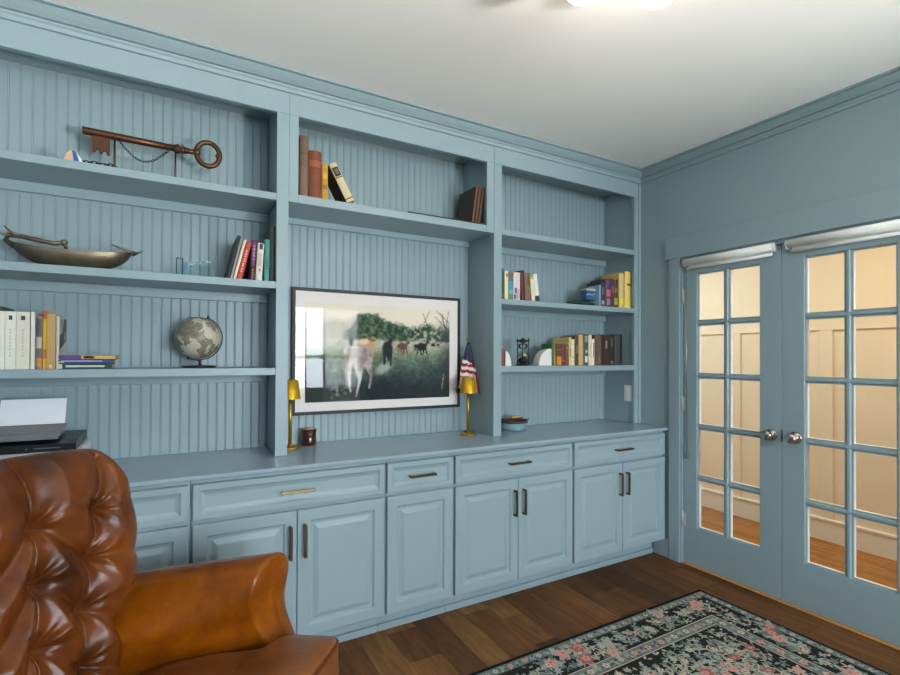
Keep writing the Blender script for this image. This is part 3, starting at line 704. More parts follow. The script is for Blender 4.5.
LB = [(2.2180, .029, .146, (62, 108, 54), 'green book standing behind the right white bookend', [(0, 1, (176, 170, 84), .55, 1)], .11, 2.525),
 (2.2500, .050, .146, (108, 66, 48), 'small brown book with bright orange spine foot', [(.02, .42, (226, 130, 40), .1, .9), (.7, .75, (150, 100, 70), .1, .9)], .11, 2.52),
 (2.3020, .030, .147, (92, 56, 42), 'small dark brown book right of the orange footed one', [(.2, .25, (150, 110, 70), .1, .9)], .11, 2.52),
 (2.3335, .027, .146, (120, 74, 48), 'small russet book left of the cream volumes', [(.8, .84, (180, 140, 90), .1, .9)], .11, 2.52),
 (2.3620, .024, .193, (222, 196, 134), 'tall cream yellow book behind the small brown ones', [(.3, .6, (180, 140, 60), .3, .7)], .17, 2.52),
 (2.3875, .026, .180, (236, 222, 184), 'cream book with narrow gilt spine lettering', [(.3, .32, (170, 140, 90), .1, .9), (.8, .82, (170, 140, 90), .1, .9)], .14, 2.52),
 (2.4150, .034, .202, (74, 62, 48), 'dark olive brown book left of the tan volume', [(.4, .7, (130, 120, 96), .3, .7)], .15, 2.52),
 (2.4505, .045, .213, (200, 158, 100), 'tan volume with plain smooth spine', [(.1, .9, (212, 174, 120), .35, .7)], .15, 2.52),
 (2.4970, .046, .217, (66, 82, 70), 'dark green book with white blots on its spine', [(.1, .3, (222, 222, 208), .2, .8), (.4, .5, (200, 204, 190), .3, .7), (.75, .95, (150, 160, 146), .2, .7)], .15, 2.52),
 (2.5445, .031, .212, (232, 218, 184), 'tall ivory book right of the green blotted one', [(.3, .7, (210, 190, 150), .3, .6)], .15, 2.52),
 (2.5770, .025, .186, (236, 232, 222), 'white book with black stripe on the lower shelf', [(.3, .85, (44, 42, 42), .4, .65)], .14, 2.52),
 (2.6035, .062, .213, (112, 84, 62), 'thick brown cloth book right of the striped white one', [(.15, .85, (96, 70, 54), .1, .35), (.1, .3, (150, 110, 76), .6, .9)], .15, 2.52),
 (2.6675, .023, .219, (34, 30, 30), 'narrow black book left of the dark maroon one', [], .15, 2.52),
 (2.6920, .058, .219, (60, 40, 42), 'dark maroon book with pale spine title', [(.55, .8, (150, 126, 110), .3, .6)], .15, 2.52),
 (2.7515, .055, .221, (44, 46, 40), 'black green book with pale mark at the spine foot', [(.05, .15, (130, 130, 116), .3, .6), (.6, .9, (84, 90, 74), .2, .6)], .15, 2.52),
 (2.8080, .022, .221, (70, 64, 58), 'slim charcoal book second from the lower right end', [], .15, 2.52),
 (2.8315, .048, .226, (30, 28, 36), 'black book at the right end of the lower shelf', [(.1, .9, (52, 46, 52), .08, .2)], .15, 2.52)]
for x, w, h, c, l, bnd, d, y in LB: book(x, S3, w, h, c, l, G, d, y, bands=bnd, round_=(w < .05))

# ------------------------------------------------------------------ objects on the shelves
# giant key on a stand
KY = 2.615
kt = thing('ornamental_key', (-.1, KY, S1), 'oversized bronze key sculpture on two rods, top left shelf', 'sculpture')
b = MB(); A = Vector((-.332, KY, 2.352)); B = Vector((.02, KY, 2.347))
b.tube([A, A.lerp(B, .02), A.lerp(B, .5), B], [.0165, .0165, .0155, .0145], 14); b.build('shaft', M['key'], kt)
b = MB()
for x, r in ((.012, .019), (.022, .024), (.032, .019), (.045, .022), (.056, .016)): b.lathe([(1e-4, -.006), (r * .8, -.006), (r, 0), (r * .8, .006), (1e-4, .006)], (x, KY, 2.346), 16, 'x')
b.tube([(.05, KY, 2.346), (.075, KY, 2.346), (.1, KY, 2.346)], [.016, .011, .013], 12); b.build('collar', M['key'], kt)
b = MB(); n = 40; pts = []
for i in range(n):
    a = 2 * PI * i / n
    pts.append((.152 + .050 * math.cos(a), KY, 2.347 + .056 * math.sin(a)))
b.tube(pts, .0115, 10, True)
b.sphere((.104, KY, 2.347), .016, 12, 8); b.sphere((.192, KY, 2.347), .010, 10, 8); b.build('bow', M['key'], kt)
b = MB(); b.prism([(-.300, 2.34), (-.235, 2.34), (-.236, 2.262), (-.246, 2.262), (-.250, 2.276), (-.258, 2.276), (-.262, 2.264), (-.272, 2.264), (-.275, 2.280), (-.283, 2.280), (-.287, 2.268), (-.298, 2.268)], 'y', KY - .006, KY + .006); b.build('bit', M['key'], kt)
for x, zt in ((-.218, 2.334), (.016, 2.325)):
    b = MB(); b.tube([(x, KY, S1 + .008), (x, KY, zt - .002)], .0042, 8); b.tube([(x, KY + .02 * math.cos(PI + PI * i / 10), zt + .017 + .02 * math.sin(PI + PI * i / 10)) for i in range(11)], .004, 6); b.build('stand_rod', M['key'], kt)
b = MB(); b.box(-.242, .045, KY - .03, KY + .03, S1 + .0006, S1 + .008, .002); b.build('stand_base', M['chain'], kt)
def chain(mb, pts, r=.0048, w=.0014):
    P = [Vector(p) for p in pts]; d = 0; out = []; step = r * 2.3
    for i in range(len(P) - 1):
        L = (P[i + 1] - P[i]).length; t = (P[i + 1] - P[i]).normalized()
        while d < L: out.append((P[i] + t * d, t)); d += step
        d -= L
    for k, (c, t) in enumerate(out):
        u = t.orthogonal().normalized(); u.rotate(Matrix.Rotation(PI / 2 * k + .5, 3, t)) if False else None
        v = t.cross(u)
        if k % 2: u, v = v, u
        mb.tube([c + t * r * 1.5 * math.cos(2 * PI * i / 8) + u * r * math.sin(2 * PI * i / 8) for i in range(8)], w, 5, True)
b = MB(); chain(b, [(-.205 + .19 * i / 16, KY - .022, 2.332 - .072 * math.sin(PI * i / 16) - .012 * (i / 16)) for i in range(17)]); b.build('hanging_chain', M['chain'], kt)
ch = thing('loose_chain', (-.26, 2.495, S1 + .0006), 'dark metal chain lying on the top left shelf below the key', 'chain')
b = MB(); chain(b, [(-.318 + .0165 * i, 2.494 + .006 * math.sin(i * 1.9), S1 + .0085) for i in range(8)], .0065, .0022); b.build('links', M['chain'], ch)
sh = thing('small_ornament', (-.34, 2.525, S1 + .0006), 'tiny blue, white and tan trinket left of the loose chain', 'ornament')
b = MB(); b.prism([(-.377, S1 + .0006), (-.345, S1 + .0006), (-.350, S1 + .044), (-.366, S1 + .030)], 'y', 2.485, 2.52); b.build('shell', cm((206, 176, 140)), sh)
b = MB(); b.prism([(-.3445, S1 + .0006), (-.326, S1 + .0006), (-.337, S1 + .036), (-.3495, S1 + .045)], 'y', 2.485, 2.52); b.build('stripe', cm((38, 88, 150)), sh)
b = MB(); b.prism([(-.3255, S1 + .0006), (-.314, S1 + .0006), (-.322, S1 + .018), (-.3365, S1 + .0365)], 'y', 2.485, 2.52); b.build('edge', cm((226, 226, 226)), sh)

# pewter boat bowl with antler handles
bw = thing('boat_bowl', (-.36, 2.62, S2 + .0006), 'long aged pewter boat bowl with antler handles on the shelf', 'bowl')
def bowlF(u, v):
    a = 2 * PI * u; k = math.sin(v * PI / 2) ** .75
    ca_ = math.cos(a); x = -.358 + .206 * k * math.copysign(abs(ca_) ** .6, ca_); y = 2.622 + .075 * k * math.sin(a)
    rim = .078 + .022 * math.cos(a) ** 2
    return x, y, S2 + .0008 + rim * (1 - math.cos(v * PI / 2)) ** .8
b = MB(); b.grid(bowlF, 40, 14, True, True)
def bowlI(u, v):
    x, y, z = bowlF(u, v); return -.358 + (x + .358) * .97, 2.622 + (y - 2.622) * .92, z + .004 * (1 - v)
b.grid(bowlI, 40, 14, True, True); b.build('basin', M['pewter'], bw)
b = MB(); b.tube([(-.552, 2.615, S2 + .082), (-.578, 2.605, S2 + .105), (-.565, 2.59, S2 + .122), (-.52, 2.575, S2 + .118), (-.47, 2.562, S2 + .106), (-.42, 2.56, S2 + .10), (-.385, 2.565, S2 + .106)], [.012, .010, .010, .010, .009, .009, .010], 8)
b.tube([(-.52, 2.575, S2 + .118), (-.555, 2.57, S2 + .132), (-.575, 2.568, S2 + .152)], [.007, .005, .002], 8); b.tube([(-.55, 2.58, S2 + .12), (-.60, 2.575, S2 + .122), (-.63, 2.57, S2 + .13)], [.006, .004, .002], 8)
b.tube([(-.50, 2.57, S2 + .114), (-.48, 2.6, S2 + .122), (-.465, 2.63, S2 + .124)], [.006, .004, .002], 8)
b.sphere((-.384, 2.563, S2 + .108), .013, 10, 8); b.tube([(-.384, 2.563, S2 + .1), (-.378, 2.572, S2 + .085)], [.008, .006], 8); b.build('antler_handle', M['pewter'], bw)
b = MB(); b.tube([(-.150, 2.62, S2 + .088), (-.132, 2.615, S2 + .098), (-.155, 2.60, S2 + .10), (-.195, 2.585, S2 + .112), (-.225, 2.58, S2 + .122)], [.006, .008, .007, .005, .002], 8)
b.tube([(-.135, 2.615, S2 + .098), (-.118, 2.61, S2 + .104), (-.108, 2.61, S2 + .112)], [.005, .003, .0015], 8); b.build('antler_handle', M['pewter'], bw)

cb = thing('crystal_block', (.10, 2.6, S2 + .0006), 'clear crystal block with blue mark left of the books', 'ornament')
b = MB(); b.box(.022, .05, 2.57, 2.60, S2 + .0006, S2 + .09, .003); b.build('upright', M['crystal'], cb)
b = MB(); b.prism([(.052, S2 + .0006), (.19, S2 + .0006), (.178, S2 + .092), (.120, S2 + .080), (.052, S2 + .062)], 'y', 2.585, 2.607); b.build('slab', M['crystal'], cb)
b = MB(); b.box(.055, .066, 2.581, 2.584, S2 + .02, S2 + .075, .001); b.build('blue_mark', cm((70, 130, 190)), cb)

# globe
gl = thing('desk_globe', (.117, 2.62, S3 + .0006), 'antique style desk globe on a round black base', 'globe')
gc = Vector((.115, 2.62, S3 + .142)); gr = .099
gm = bpy.data.materials.new('antique_map'); gm.use_nodes = True
nt = gm.node_tree; N = nt.nodes; L = nt.links; bb = N['Principled BSDF']; bb.inputs['Roughness'].default_value = .35
tc = N.new('ShaderNodeTexCoord'); nz = N.new('ShaderNodeTexNoise'); nz.inputs['Scale'].default_value = 11; nz.inputs['Detail'].default_value = 5; nz.inputs['Roughness'].default_value = .55
L.new(tc.outputs['Object'], nz.inputs['Vector']); rp = N.new('ShaderNodeValToRGB')
rp.color_ramp.elements[0].position = .0; rp.color_ramp.elements[0].color = lin((204, 198, 178)); rp.color_ramp.elements[1].position = 1; rp.color_ramp.elements[1].color = lin((120, 110, 96))
for p, c in ((.46, (198, 192, 172)), (.485, (92, 86, 76)), (.50, (146, 138, 122)), (.58, (118, 108, 94)), (.66, (136, 126, 110))):
    e = rp.color_ramp.elements.new(p); e.color = lin(c)
L.new(nz.outputs['Fac'], rp.inputs[0]); L.new(rp.outputs[0], bb.inputs['Base Color'])
ax = Vector((math.sin(.40), 0, math.cos(.40)))
b = MB(); b.M = Matrix.Translation(gc) @ Matrix.Rotation(.40, 4, 'Y'); b.sphere((0, 0, 0), gr, 40, 24); b.build('sphere', gm, gl)
b = MB(); u = Vector((1, 0, 0)); R2 = gr + .006
arc = []
for i in range(25):
    a = .40 + PI * (i / 24)          # from the upper pole round the right side to the lower pole
    arc.append(gc + Vector((math.sin(a), 0, math.cos(a))) * R2)
b.tube(arc, .003, 6); b.tube([gc + ax * (gr - .002), gc + ax * (gr + .016)], .004, 8); b.tube([gc - ax * (gr - .002), gc - ax * (gr + .012)], .004, 8); b.build('meridian_arm', M['black'], gl)
b = MB(); b.tube([(.125, 2.62, S3 + .012), (.123, 2.62, S3 + .04)], .007, 8); b.lathe([(1e-4, 0), (.074, 0), (.074, .007), (.07, .010), (.014, .012), (1e-4, .012)], (.12, 2.62, S3 + .0006), 32); b.build('base', M['black'], gl)

# printer
pr = thing('printer', (-.52, 2.52, CT + .001), 'white and black printer with paper on the counter behind the armchair', 'printer')
px0, px1, py0, py1, pz = -.75, -.30, 2.37, 2.68, CT + .001
b = MB(); b.prism([(px0, pz), (px1 - .012, pz), (px1, pz + .02), (px1, pz + .118), (px0, pz + .118)], 'y', py0, py1); b.build('body', M['plast'], pr)
b = MB(); b.prism([(py0 - .006, pz + .1185), (py1 - .02, pz + .1185), (py1 - .02, pz + .158), (py0 + .05, pz + .152), (py0 - .006, pz + .146)], 'x', px0 + .002, px1 - .012); b.build('scanner_lid', M['black'], pr)
b = MB(); b.box(-.44, -.36, py0 - .0075, py0 - .0062, pz + .131, pz + .134, 0); b.box(-.462, -.457, py0 - .0075, py0 - .0062, pz + .130, pz + .135, 0); b.build('control_marks', M['greyp'], pr)
b = MB(); b.prism([(py0 + .12, pz + .172), (py0 + .12, pz + .176), (py0 + .225, pz + .198), (py0 + .225, pz + .1935)], 'x', -.70, -.372); b.prism([(py0 + .03, pz + .160), (py0 + .03, pz + .166), (py0 + .13, pz + .174), (py0 + .13, pz + .164)], 'x', -.70, -.374); b.box(-.69, -.38, py0 + .20, py0 + .222, pz + .158, pz + .19, .001); b.build('paper_tray', M['greyp'], pr)
b = MB(); b.prism([(py0 + .218, pz + .199), (py0 + .2195, pz + .199), (py0 + .262, pz + .30), (py0 + .2605, pz + .30)], 'x', -.592, -.379); b.build('paper_sheet', M['paper'], pr)
b = MB(); b.lathe([(1e-4, 0), (.017, 0), (.017, -.0008), (1e-4, -.0008)], (-.528, py0 - .0003, pz + .072), 24, 'y'); b.build('maker_badge', M['greyp'], pr)
tx = bpy.data.curves.new('badge_letters', 'FONT'); tx.body = 'hp'; tx.size = .026; tx.align_x = 'CENTER'; tx.shear = .3; tx.extrude = .0002
to = bpy.data.objects.new('badge_letters', tx); COL.objects.link(to); 
dg = bpy.context.evaluated_depsgraph_get(); me = bpy.data.meshes.new_from_object(to.evaluated_get(dg)); bpy.data.objects.remove(to)
me.transform(Matrix.Translation(Vector((-.528, py0 - .0014, pz + .065)) - pr.location) @ Matrix.Rotation(PI / 2, 4, 'X'))
me.materials.clear(); me.materials.append(M['plast']); to = bpy.data.objects.new('badge_letters', me); COL.objects.link(to); to.parent = pr

# lamps, candle, flag, bowl
def lamp(x, y, label):
    t = thing('table_lamp', (x, y, CT + .001), label, 'lamp', 'slim gold table lamps'); z = CT + .001
    b = MB(); b.lathe([(1e-4, 0), (.051, 0), (.053, .003), (.051, .008), (.02, .011), (1e-4, .011)], (x, y, z), 32); b.build('base', M['brass'], t)
    b = MB(); b.tube([(x, y, z + .010), (x, y, z + .30)], .0085, 14); b.lathe([(1e-4, .01), (.013, .011), (.013, .018), (1e-4, .019)], (x, y, z), 14); b.build('pole', M['brass'], t)
    b = MB(); b.lathe([(.053, .258), (.0405, .356), (1e-4, .357), (1e-4, .354), (.039, .353), (.0515, .258), (.053, .258)], (x, y, z), 36); b.build('lamp_shade', M['lampsh'], t)
lamp(.552, 2.672, 'slim gold table lamp left of the horse picture')
lamp(1.612, 2.610, 'slim gold table lamp in front of the small flag')
cd = thing('candle', (.660, 2.715, CT + .001), 'amber glass jar candle on the counter beside the left lamp', 'candle')
b = MB(); b.lathe([(1e-4, 0), (.036, 0), (.039, .004), (.0405, .02), (.0405, .088), (.0385, .088), (.038, .075), (1e-4, .075)], (.660, 2.715, CT + .001), 32); b.build('jar', M['amber'], cd)
b = MB(); b.lathe([(1e-4, .0755), (.0375, .0755), (.0375, .0862), (1e-4, .0862)], (.660, 2.715, CT + .001), 28); b.build('wax', M['wax'], cd)
for dx in (-.014, 0, .014):
    b = MB(); b.tube([(.660 + dx, 2.715, CT + .087), (.660 + dx, 2.715, CT + .103)], .0012, 5); b.build('wick', M['wood'], cd)
b = MB(); b.add([(.660 + .0412 * math.sin(a), 2.715 - .0412 * math.cos(a), CT + .001 + h) for h in (.03, .07) for a in (.95, 1.1, 1.25, 1.4)], [(0, 1, 5, 4), (1, 2, 6, 5), (2, 3, 7, 6)]); b.build('label', M['wax'], cd)

fg = thing('table_flag', (1.652, 2.68, CT + .001), 'small American flag on a stick behind the right gold lamp', 'flag')
fx, fy = 1.652, 2.688; z = CT + .001
b = MB(); b.lathe([(1e-4, 0), (.02, 0), (.02, .006), (.010, .014), (1e-4, .015)], (fx, fy, z), 24); b.build('base', M['black'], fg)
b = MB(); b.tube([(fx, fy, z + .012), (fx, fy, z + .595)], .004, 10); b.lathe([(1e-4, .59), (.006, .593), (.007, .602), (.003, .612), (1e-4, .616)], (fx, fy, z), 10); b.build('stick', M['brass'], fg)
fred, fwhi, fblu = cm((150, 40, 50), .8), cm((232, 220, 216), .8), cm((36, 40, 74), .8)
def drape(u, v):
    # the cloth hangs from the tip of the stick and opens into folds towards its lower hem
    k = .10 + .90 * v ** .8
    p0, p1, p2 = Vector((1.578, 2.690)), Vector((1.662, 2.684)), Vector((1.696, 2.606))
    q = p0 * (1 - u) ** 2 + p1 * 2 * u * (1 - u) + p2 * u * u
    top = Vector((fx + .004, fy - .008)); q = top + (q - top) * k
    q.y += .009 * math.sin(u * 17) * v * (1 - .6 * u)
    q.x += .004 * math.cos(u * 17) * v * (1 - u)
    return (q.x, q.y, z + .575 - .275 * v - .05 * v * u * u - .02 * v * (1 - u) + .004 * math.sin(u * 17 + 1) * v)
NU_, NV_ = 40, 44
vs = [drape(i / NU_, j / NV_) for i in range(NU_ + 1) for j in range(NV_ + 1)]
red_, whi_, can_ = [], [], []
for i in range(NU_):
    for j in range(NV_):
        u, v = (i + .5) / NU_, (j + .5) / NV_
        f_ = (i * (NV_ + 1) + j, i * (NV_ + 1) + j + 1, (i + 1) * (NV_ + 1) + j + 1, (i + 1) * (NV_ + 1) + j)
        if v < .40 + .12 * (u - .4): can_.append(f_)
        elif v < .74 - .25 * max(0, u - .55): (red_ if int((v * 1.0 + .10 * (u - .5) ** 2) * 15) % 2 else whi_).append(f_)
        else: (red_ if int(u * 11) % 2 == 0 else whi_).append(f_)
b = MB(); b.add(vs, red_ + whi_, True); b.mi = [0] * len(red_) + [1] * len(whi_)
fl_o = b.build('cloth', [fred, fwhi], fg)
b = MB(); b.add(vs, can_, True); b.mat = 1
for i in range(7):
    for j in range(6):
        u, v = .08 + .14 * i, .06 + .06 * j + (.03 if i % 2 else 0)
        if v > .36: continue
        c = Vector(drape(u, v)) + Vector((-.0006, -.0018, 0)); r_ = .0022 + .002 * v
        b.add([c + Vector((r_ * math.cos(PI / 2 + 4 * PI * k / 5), 0, r_ * math.sin(PI / 2 + 4 * PI * k / 5))) for k in range(5)], [(0, 1, 2), (2, 3, 4), (4, 0, 2)])
b.build('canton', [fblu, fwhi], fl_o)

cr = thing('ceramic_bowl', (1.985, 2.645, CT + .001), 'pale blue ceramic bowl with dark rim on the right counter', 'bowl'); bx_, by_, z = 1.985, 2.645, CT + .001
b = MB(); b.lathe([(1e-4, 0), (.070, 0), (.080, .004), (.086, .02), (.089, .048)], (bx_, by_, z), 40); b.lathe([(.084, .048), (.072, .014), (1e-4, .012)], (bx_, by_, z), 40); b.build('body', M['glaze'], cr)
b = MB(); b.lathe([(.0892, .048), (.097, .051), (.098, .062), (.090, .067), (.082, .062), (.0835, .048)], (bx_, by_, z), 40); b.build('rim', M['rimg'], cr)
bl_ = thing('wooden_block', (1.99, 2.64, CT + .0682), 'short pale wooden block resting across the ceramic bowl', 'block')
b = MB(); b.M = Matrix.Translation((1.995, 2.63, CT + .0885)) @ Matrix.Rotation(.12, 4, 'Z'); b.box(-.045, .042, -.016, .016, -.008, .009, .003); b.build('block', M['wood'], bl_)
for y_, x_, a_, hw, z0, z1, lb in ((2.612, 1.985, -.2, .095, -.003, .0035, 'dark wooden strip across the front of the ceramic bowl rim'), (2.652, 1.985, .22, .097, -.003, .0085, 'dark wooden strip under the pale block on the ceramic bowl')):
    st_ = thing('wooden_strip', (x_, y_, CT + .0682), lb, 'stick', 'dark wooden strips on the ceramic bowl')
    b = MB(); b.M = Matrix.Translation((x_, y_, CT + .0715)) @ Matrix.Rotation(a_, 4, 'Z'); b.box(-hw, hw, -.009, .009, z0, z1, .002); b.build('strip', M['rimg'], st_)

# ------------------------------------------------------------------ framed horse picture
pc = thing('framed_picture', (1.1025, YK - .02, 1.06), 'framed print of running horses hanging above the counter', 'picture')
FX0, FX1, FZ0, FZ1 = .574, 1.631, 1.063, 1.763; FY = YK - .036
b = MB(); fw = .0175
b.box(FX0, FX0 + fw, FY, YK - .003, FZ0, FZ1, .001); b.box(FX1 - fw, FX1, FY, YK - .003, FZ0, FZ1, .001); b.box(FX0 + fw, FX1 - fw, FY, YK - .003, FZ0, FZ0 + fw, .001); b.box(FX0 + fw, FX1 - fw, FY, YK - .003, FZ1 - fw, FZ1, .001)
b.build('frame', M['blackfr'], pc)
IX0, IX1, IZ0, IZ1 = .645, 1.556, 1.130, 1.683; YP = FY + .008
b = MB()
for (a, c, d, e) in ((FX0 + fw, IX0, FZ0 + fw, FZ1 - fw), (IX1, FX1 - fw, FZ0 + fw, FZ1 - fw), (IX0, IX1, FZ0 + fw, IZ0), (IX0, IX1, IZ1, FZ1 - fw)): b.box(a, c, YP, YP + .004, d, e, 0)
b.build('mat_board', M['matb'], pc)
# the print: painted per vertex on a fine grid
def sm_(e0, e1, x): 
    t = max(0, min(1, (x - e0) / (e1 - e0))); return t * t * (3 - 2 * t)
from mathutils import noise as NZ
def nz2(x, y, o=0): return NZ.fractal(Vector((x, y, o)), 1.0, 2.0, 4)
def mixc(a, b, t): return tuple(a[i] + (b[i] - a[i]) * t for i in range(3))
def ell(u, v, cx, cy, rx, ry, ang=0, soft=.25):
    x, y = u - cx, (v - cy) * .607
    ry *= .607
    ca, sa = math.cos(ang), math.sin(ang); x, y = x * ca + y * sa, -x * sa + y * ca
    d = math.sqrt((x / rx) ** 2 + (y / ry) ** 2)
    return 1 - sm_(1 - soft, 1 + soft, d)
def seg(u, v, x0, y0, x1, y1, r0, r1):
    ax_, ay = x1 - x0, (y1 - y0) * .607; px, py = u - x0, (v - y0) * .607
    t = max(0, min(1, (px * ax_ + py * ay) / (ax_ * ax_ + ay * ay + 1e-9)))
    d = math.hypot(px - ax_ * t, py - ay * t); r = r0 + (r1 - r0) * t
    return 1 - sm_(r * .75, r * 1.25, d)
def paint(u, v):     # v from the top
    n = nz2(u * 9, v * 6); n3 = nz2(u * 34, v * 24, 3); n5 = nz2(u * 80, v * 50, 7)
    c = mixc((232, 224, 206), (240, 232, 212), v * 3)
    hill = .10 + .05 * math.sin(u * 8 + 1) + .06 * n
    c = mixc(c, (186, 178, 162), sm_(hill, hill + .08, v) * (1 - sm_(.36, .46, u)) * .75)
    top = .12 + .035 * math.sin(u * 13) + .07 * n + .16 * sm_(.36, .24, u) + .09 * sm_(.55, .75, u)
    tr = sm_(top - .02, top + .04, v + .05 * n3) * sm_(.22, .30, u)
    tr *= 1 - .55 * sm_(.62, .72, u) * sm_(.1, .45, n3 + .1)
    tree = mixc((40, 62, 46), (124, 146, 116), max(0, min(1, .42 + .8 * n3 + .4 * n + .3 * n5)))
    c = mixc(c, tree, tr)
    c = mixc(c, (52, 60, 54), sm_(.86, .99, u + .05 * n) * sm_(.10, .3, v) * .8)
    g = sm_(.345, .385, v + .012 * n)
    field = mixc((206, 202, 180), (140, 150, 120), sm_(.40, .52, v + .06 * n3))
    field = mixc(field, (96, 118, 98), sm_(.48, .62, v + .08 * n))
    field = mixc(field, (52, 68, 66), sm_(.58, .76, v + .09 * n - .05 * math.sin(u * 4)))
    field = mixc(field, (34, 44, 46), sm_(.74, .92, v + .06 * n))
    field = mixc(field, tuple(min(255, x * 1.6) for x in field), max(0, min(1, n3 * .55 + .35 * n5)))
    field = mixc(field, tuple(x * .6 for x in field), max(0, min(1, -n3 * .55 - .3 * n5)))
    c = mixc(c, field, g)
    c = mixc(c, (48, 58, 58), sm_(.88, 1.0, u) * sm_(.3, .5, v) * .7)
    c = mixc(c, (196, 198, 190), ell(u, v, .505, .665, .06, .05, -.5, .5) * .8)
    for (x0, y0, x1, y1) in ((.99, .14, .90, .02), (1.0, .24, .88, .08), (.99, .32, .93, .05), (.97, .36, .86, .2), (.94, .05, .96, .2), (.80, .16, .84, .03), (.83, .2, .79, .05), (.96, .3, .99, .02), (.9, .3, .94, .12)):
        c = mixc(c, (70, 72, 66), seg(u, v, x0, y0, x1, y1, .004, .002) * .7)
    c = mixc(c, (190, 176, 140), seg(u, v, .955, .74, .940, .90, .004, .004) * .8)
    blk = (32, 30, 32); brn = (116, 76, 58)
    for (x, y, s, k) in ((.64, .425, .95, brn), (.785, .425, 1.0, blk), (.745, .42, .55, blk), (.87, .40, .4, blk), (.91, .40, .35, (90, 70, 60)), (.84, .40, .35, (190, 180, 165)), (.58, .40, .3, (190, 180, 165))):
        if abs(u - x) > .09 * s + .01 or abs(v - y) > .16: continue
        a = ell(u, v, x, y, .034 * s, .042 * s, .12)
        a = max(a, seg(u, v, x + .026 * s, y - .015 * s, x + .042 * s, y - .045 * s, .012 * s, .009 * s), ell(u, v, x + .045 * s, y - .045 * s, .012 * s, .02 * s, .5))
        for dx, ex in ((-.028, -.01), (-.012, .008), (.014, -.006), (.028, .012)): a = max(a, seg(u, v, x + dx * s, y + .02 * s, x + (dx + ex) * s, y + .095 * s, .006 * s, .0035 * s))
        a = max(a, seg(u, v, x - .032 * s, y - .02 * s, x - .050 * s, y + .04 * s, .006 * s, .003 * s))
        c = mixc(c, k, a)
    if .46 < u < .62:      # dark horse from behind
        a = ell(u, v, .533, .455, .036, .085); a = max(a, ell(u, v, .553, .375, .015, .04, .3), seg(u, v, .512, .48, .512, .62, .013, .006), seg(u, v, .554, .48, .556, .63, .013, .006), seg(u, v, .535, .45, .537, .58, .009, .005))
        c = mixc(c, (40, 40, 46), a)
    if .25 < u < .50:      # pale maned horse
        a = ell(u, v, .385, .40, .055, .055, -.1); a = max(a, ell(u, v, .435, .355, .022, .025, .35)); c = mixc(c, (206, 168, 124), a)
        c = mixc(c, (150, 96, 60), ell(u, v, .425, .36, .028, .018, .2) * .8); c = mixc(c, (236, 216, 186), ell(u, v, .37, .385, .035, .03, -.2) * .9)
        c = mixc(c, (200, 170, 140), seg(u, v, .43, .43, .425, .58, .018, .006))
    if .15 < u < .5:       # white horse from behind
        wc = mixc((236, 228, 224), (150, 136, 134), max(0, min(1, .30 + .7 * n + .35 * n3 + .5 * sm_(.36, .44, u))))
        a = ell(u, v, .345, .54, .082, .125, .08); a = max(a, ell(u, v, .30, .50, .06, .075, .1), seg(u, v, .335, .62, .345, .78, .034, .011), seg(u, v, .345, .78, .322, .95, .010, .005), seg(u, v, .395, .60, .422, .74, .030, .010), seg(u, v, .422, .74, .408, .87, .009, .005), seg(u, v, .28, .60, .272, .76, .020, .009), seg(u, v, .272, .76, .285, .90, .008, .004))
        c = mixc(c, wc, a)
        c = mixc(c, (120, 100, 92), ell(u, v, .37, .56, .02, .10, .2, .6) * .35)
        c = mixc(c, (164, 140, 124), max(seg(u, v, .275, .47, .245, .62, .012, .02), seg(u, v, .245, .62, .265, .84, .02, .006)) * .75)
        c = mixc(c, (30, 30, 34), ell(u, v, .288, .385, .014, .05, .1))
        c = mixc(c, (196, 190, 180), max(0, min(1, .3 + 2 * n3)) * ell(u, v, .17, .90, .12, .06, -.2, .6) * .6)
    if u < .12: c = mixc(c, (36, 40, 42), sm_(.64, .70, v + 1.2 * u) * .85)
    return c
b = MB(); NU, NV = 170, 104
vs = []
for i in range(NU + 1):
    for j in range(NV + 1):
        u, v = i / NU, j / NV
        b.col = lin([max(0, min(255, q)) for q in paint(u, v)])
        b.add([(IX0 + (IX1 - IX0) * u, YP + .0022, IZ1 - (IZ1 - IZ0) * v)], [])
fs = [[i * (NV + 1) + j, i * (NV + 1) + j + 1, (i + 1) * (NV + 1) + j + 1, (i + 1) * (NV + 1) + j] for i in range(NU) for j in range(NV)]
b.f = fs; b.mi = [0] * len(fs); b.sm = [True] * len(fs)
b.build('print', attr_mat('horse_print', .6, spec=.2), pc, fix=False)
b = MB(); b.add([(FX0 + fw, YP - .001, FZ0 + fw), (FX1 - fw, YP - .001, FZ0 + fw), (FX1 - fw, YP - .001, FZ1 - fw), (FX0 + fw, YP - .001, FZ1 - fw)], [(0, 1, 2, 3)])
b.build('glass', glass('picture_glass', (1, 1, 1), .02, 1.40), pc)

# ------------------------------------------------------------------ ceiling light
cl = thing('ceiling_light', (1.244, 1.057, CEIL), 'ceiling light with white glass globes at the top edge', 'ceiling light')
b = MB(); b.lathe([(1e-4, -.001), (.115, -.001), (.11, -.016), (.05, -.024), (1e-4, -.024)], (1.244, 1.057, CEIL), 32); b.build('canopy', M['nickel'], cl)
gmE = emit('opal_glass', (255, 240, 222), 6.5)
for x, y in ((1.167, 1.175), (1.385, 1.066), (1.181, .931)):
    b = MB(); b.sphere((x, y, CEIL - .126), .073, 28, 16); b.build('globe_shade', gmE, cl)
    b = MB(); b.lathe([(1e-4, -.02), (.028, -.02), (.03, -.055), (.026, -.06), (1e-4, -.06)], (x, y, CEIL), 20); b.build('socket', M['nickel'], cl)

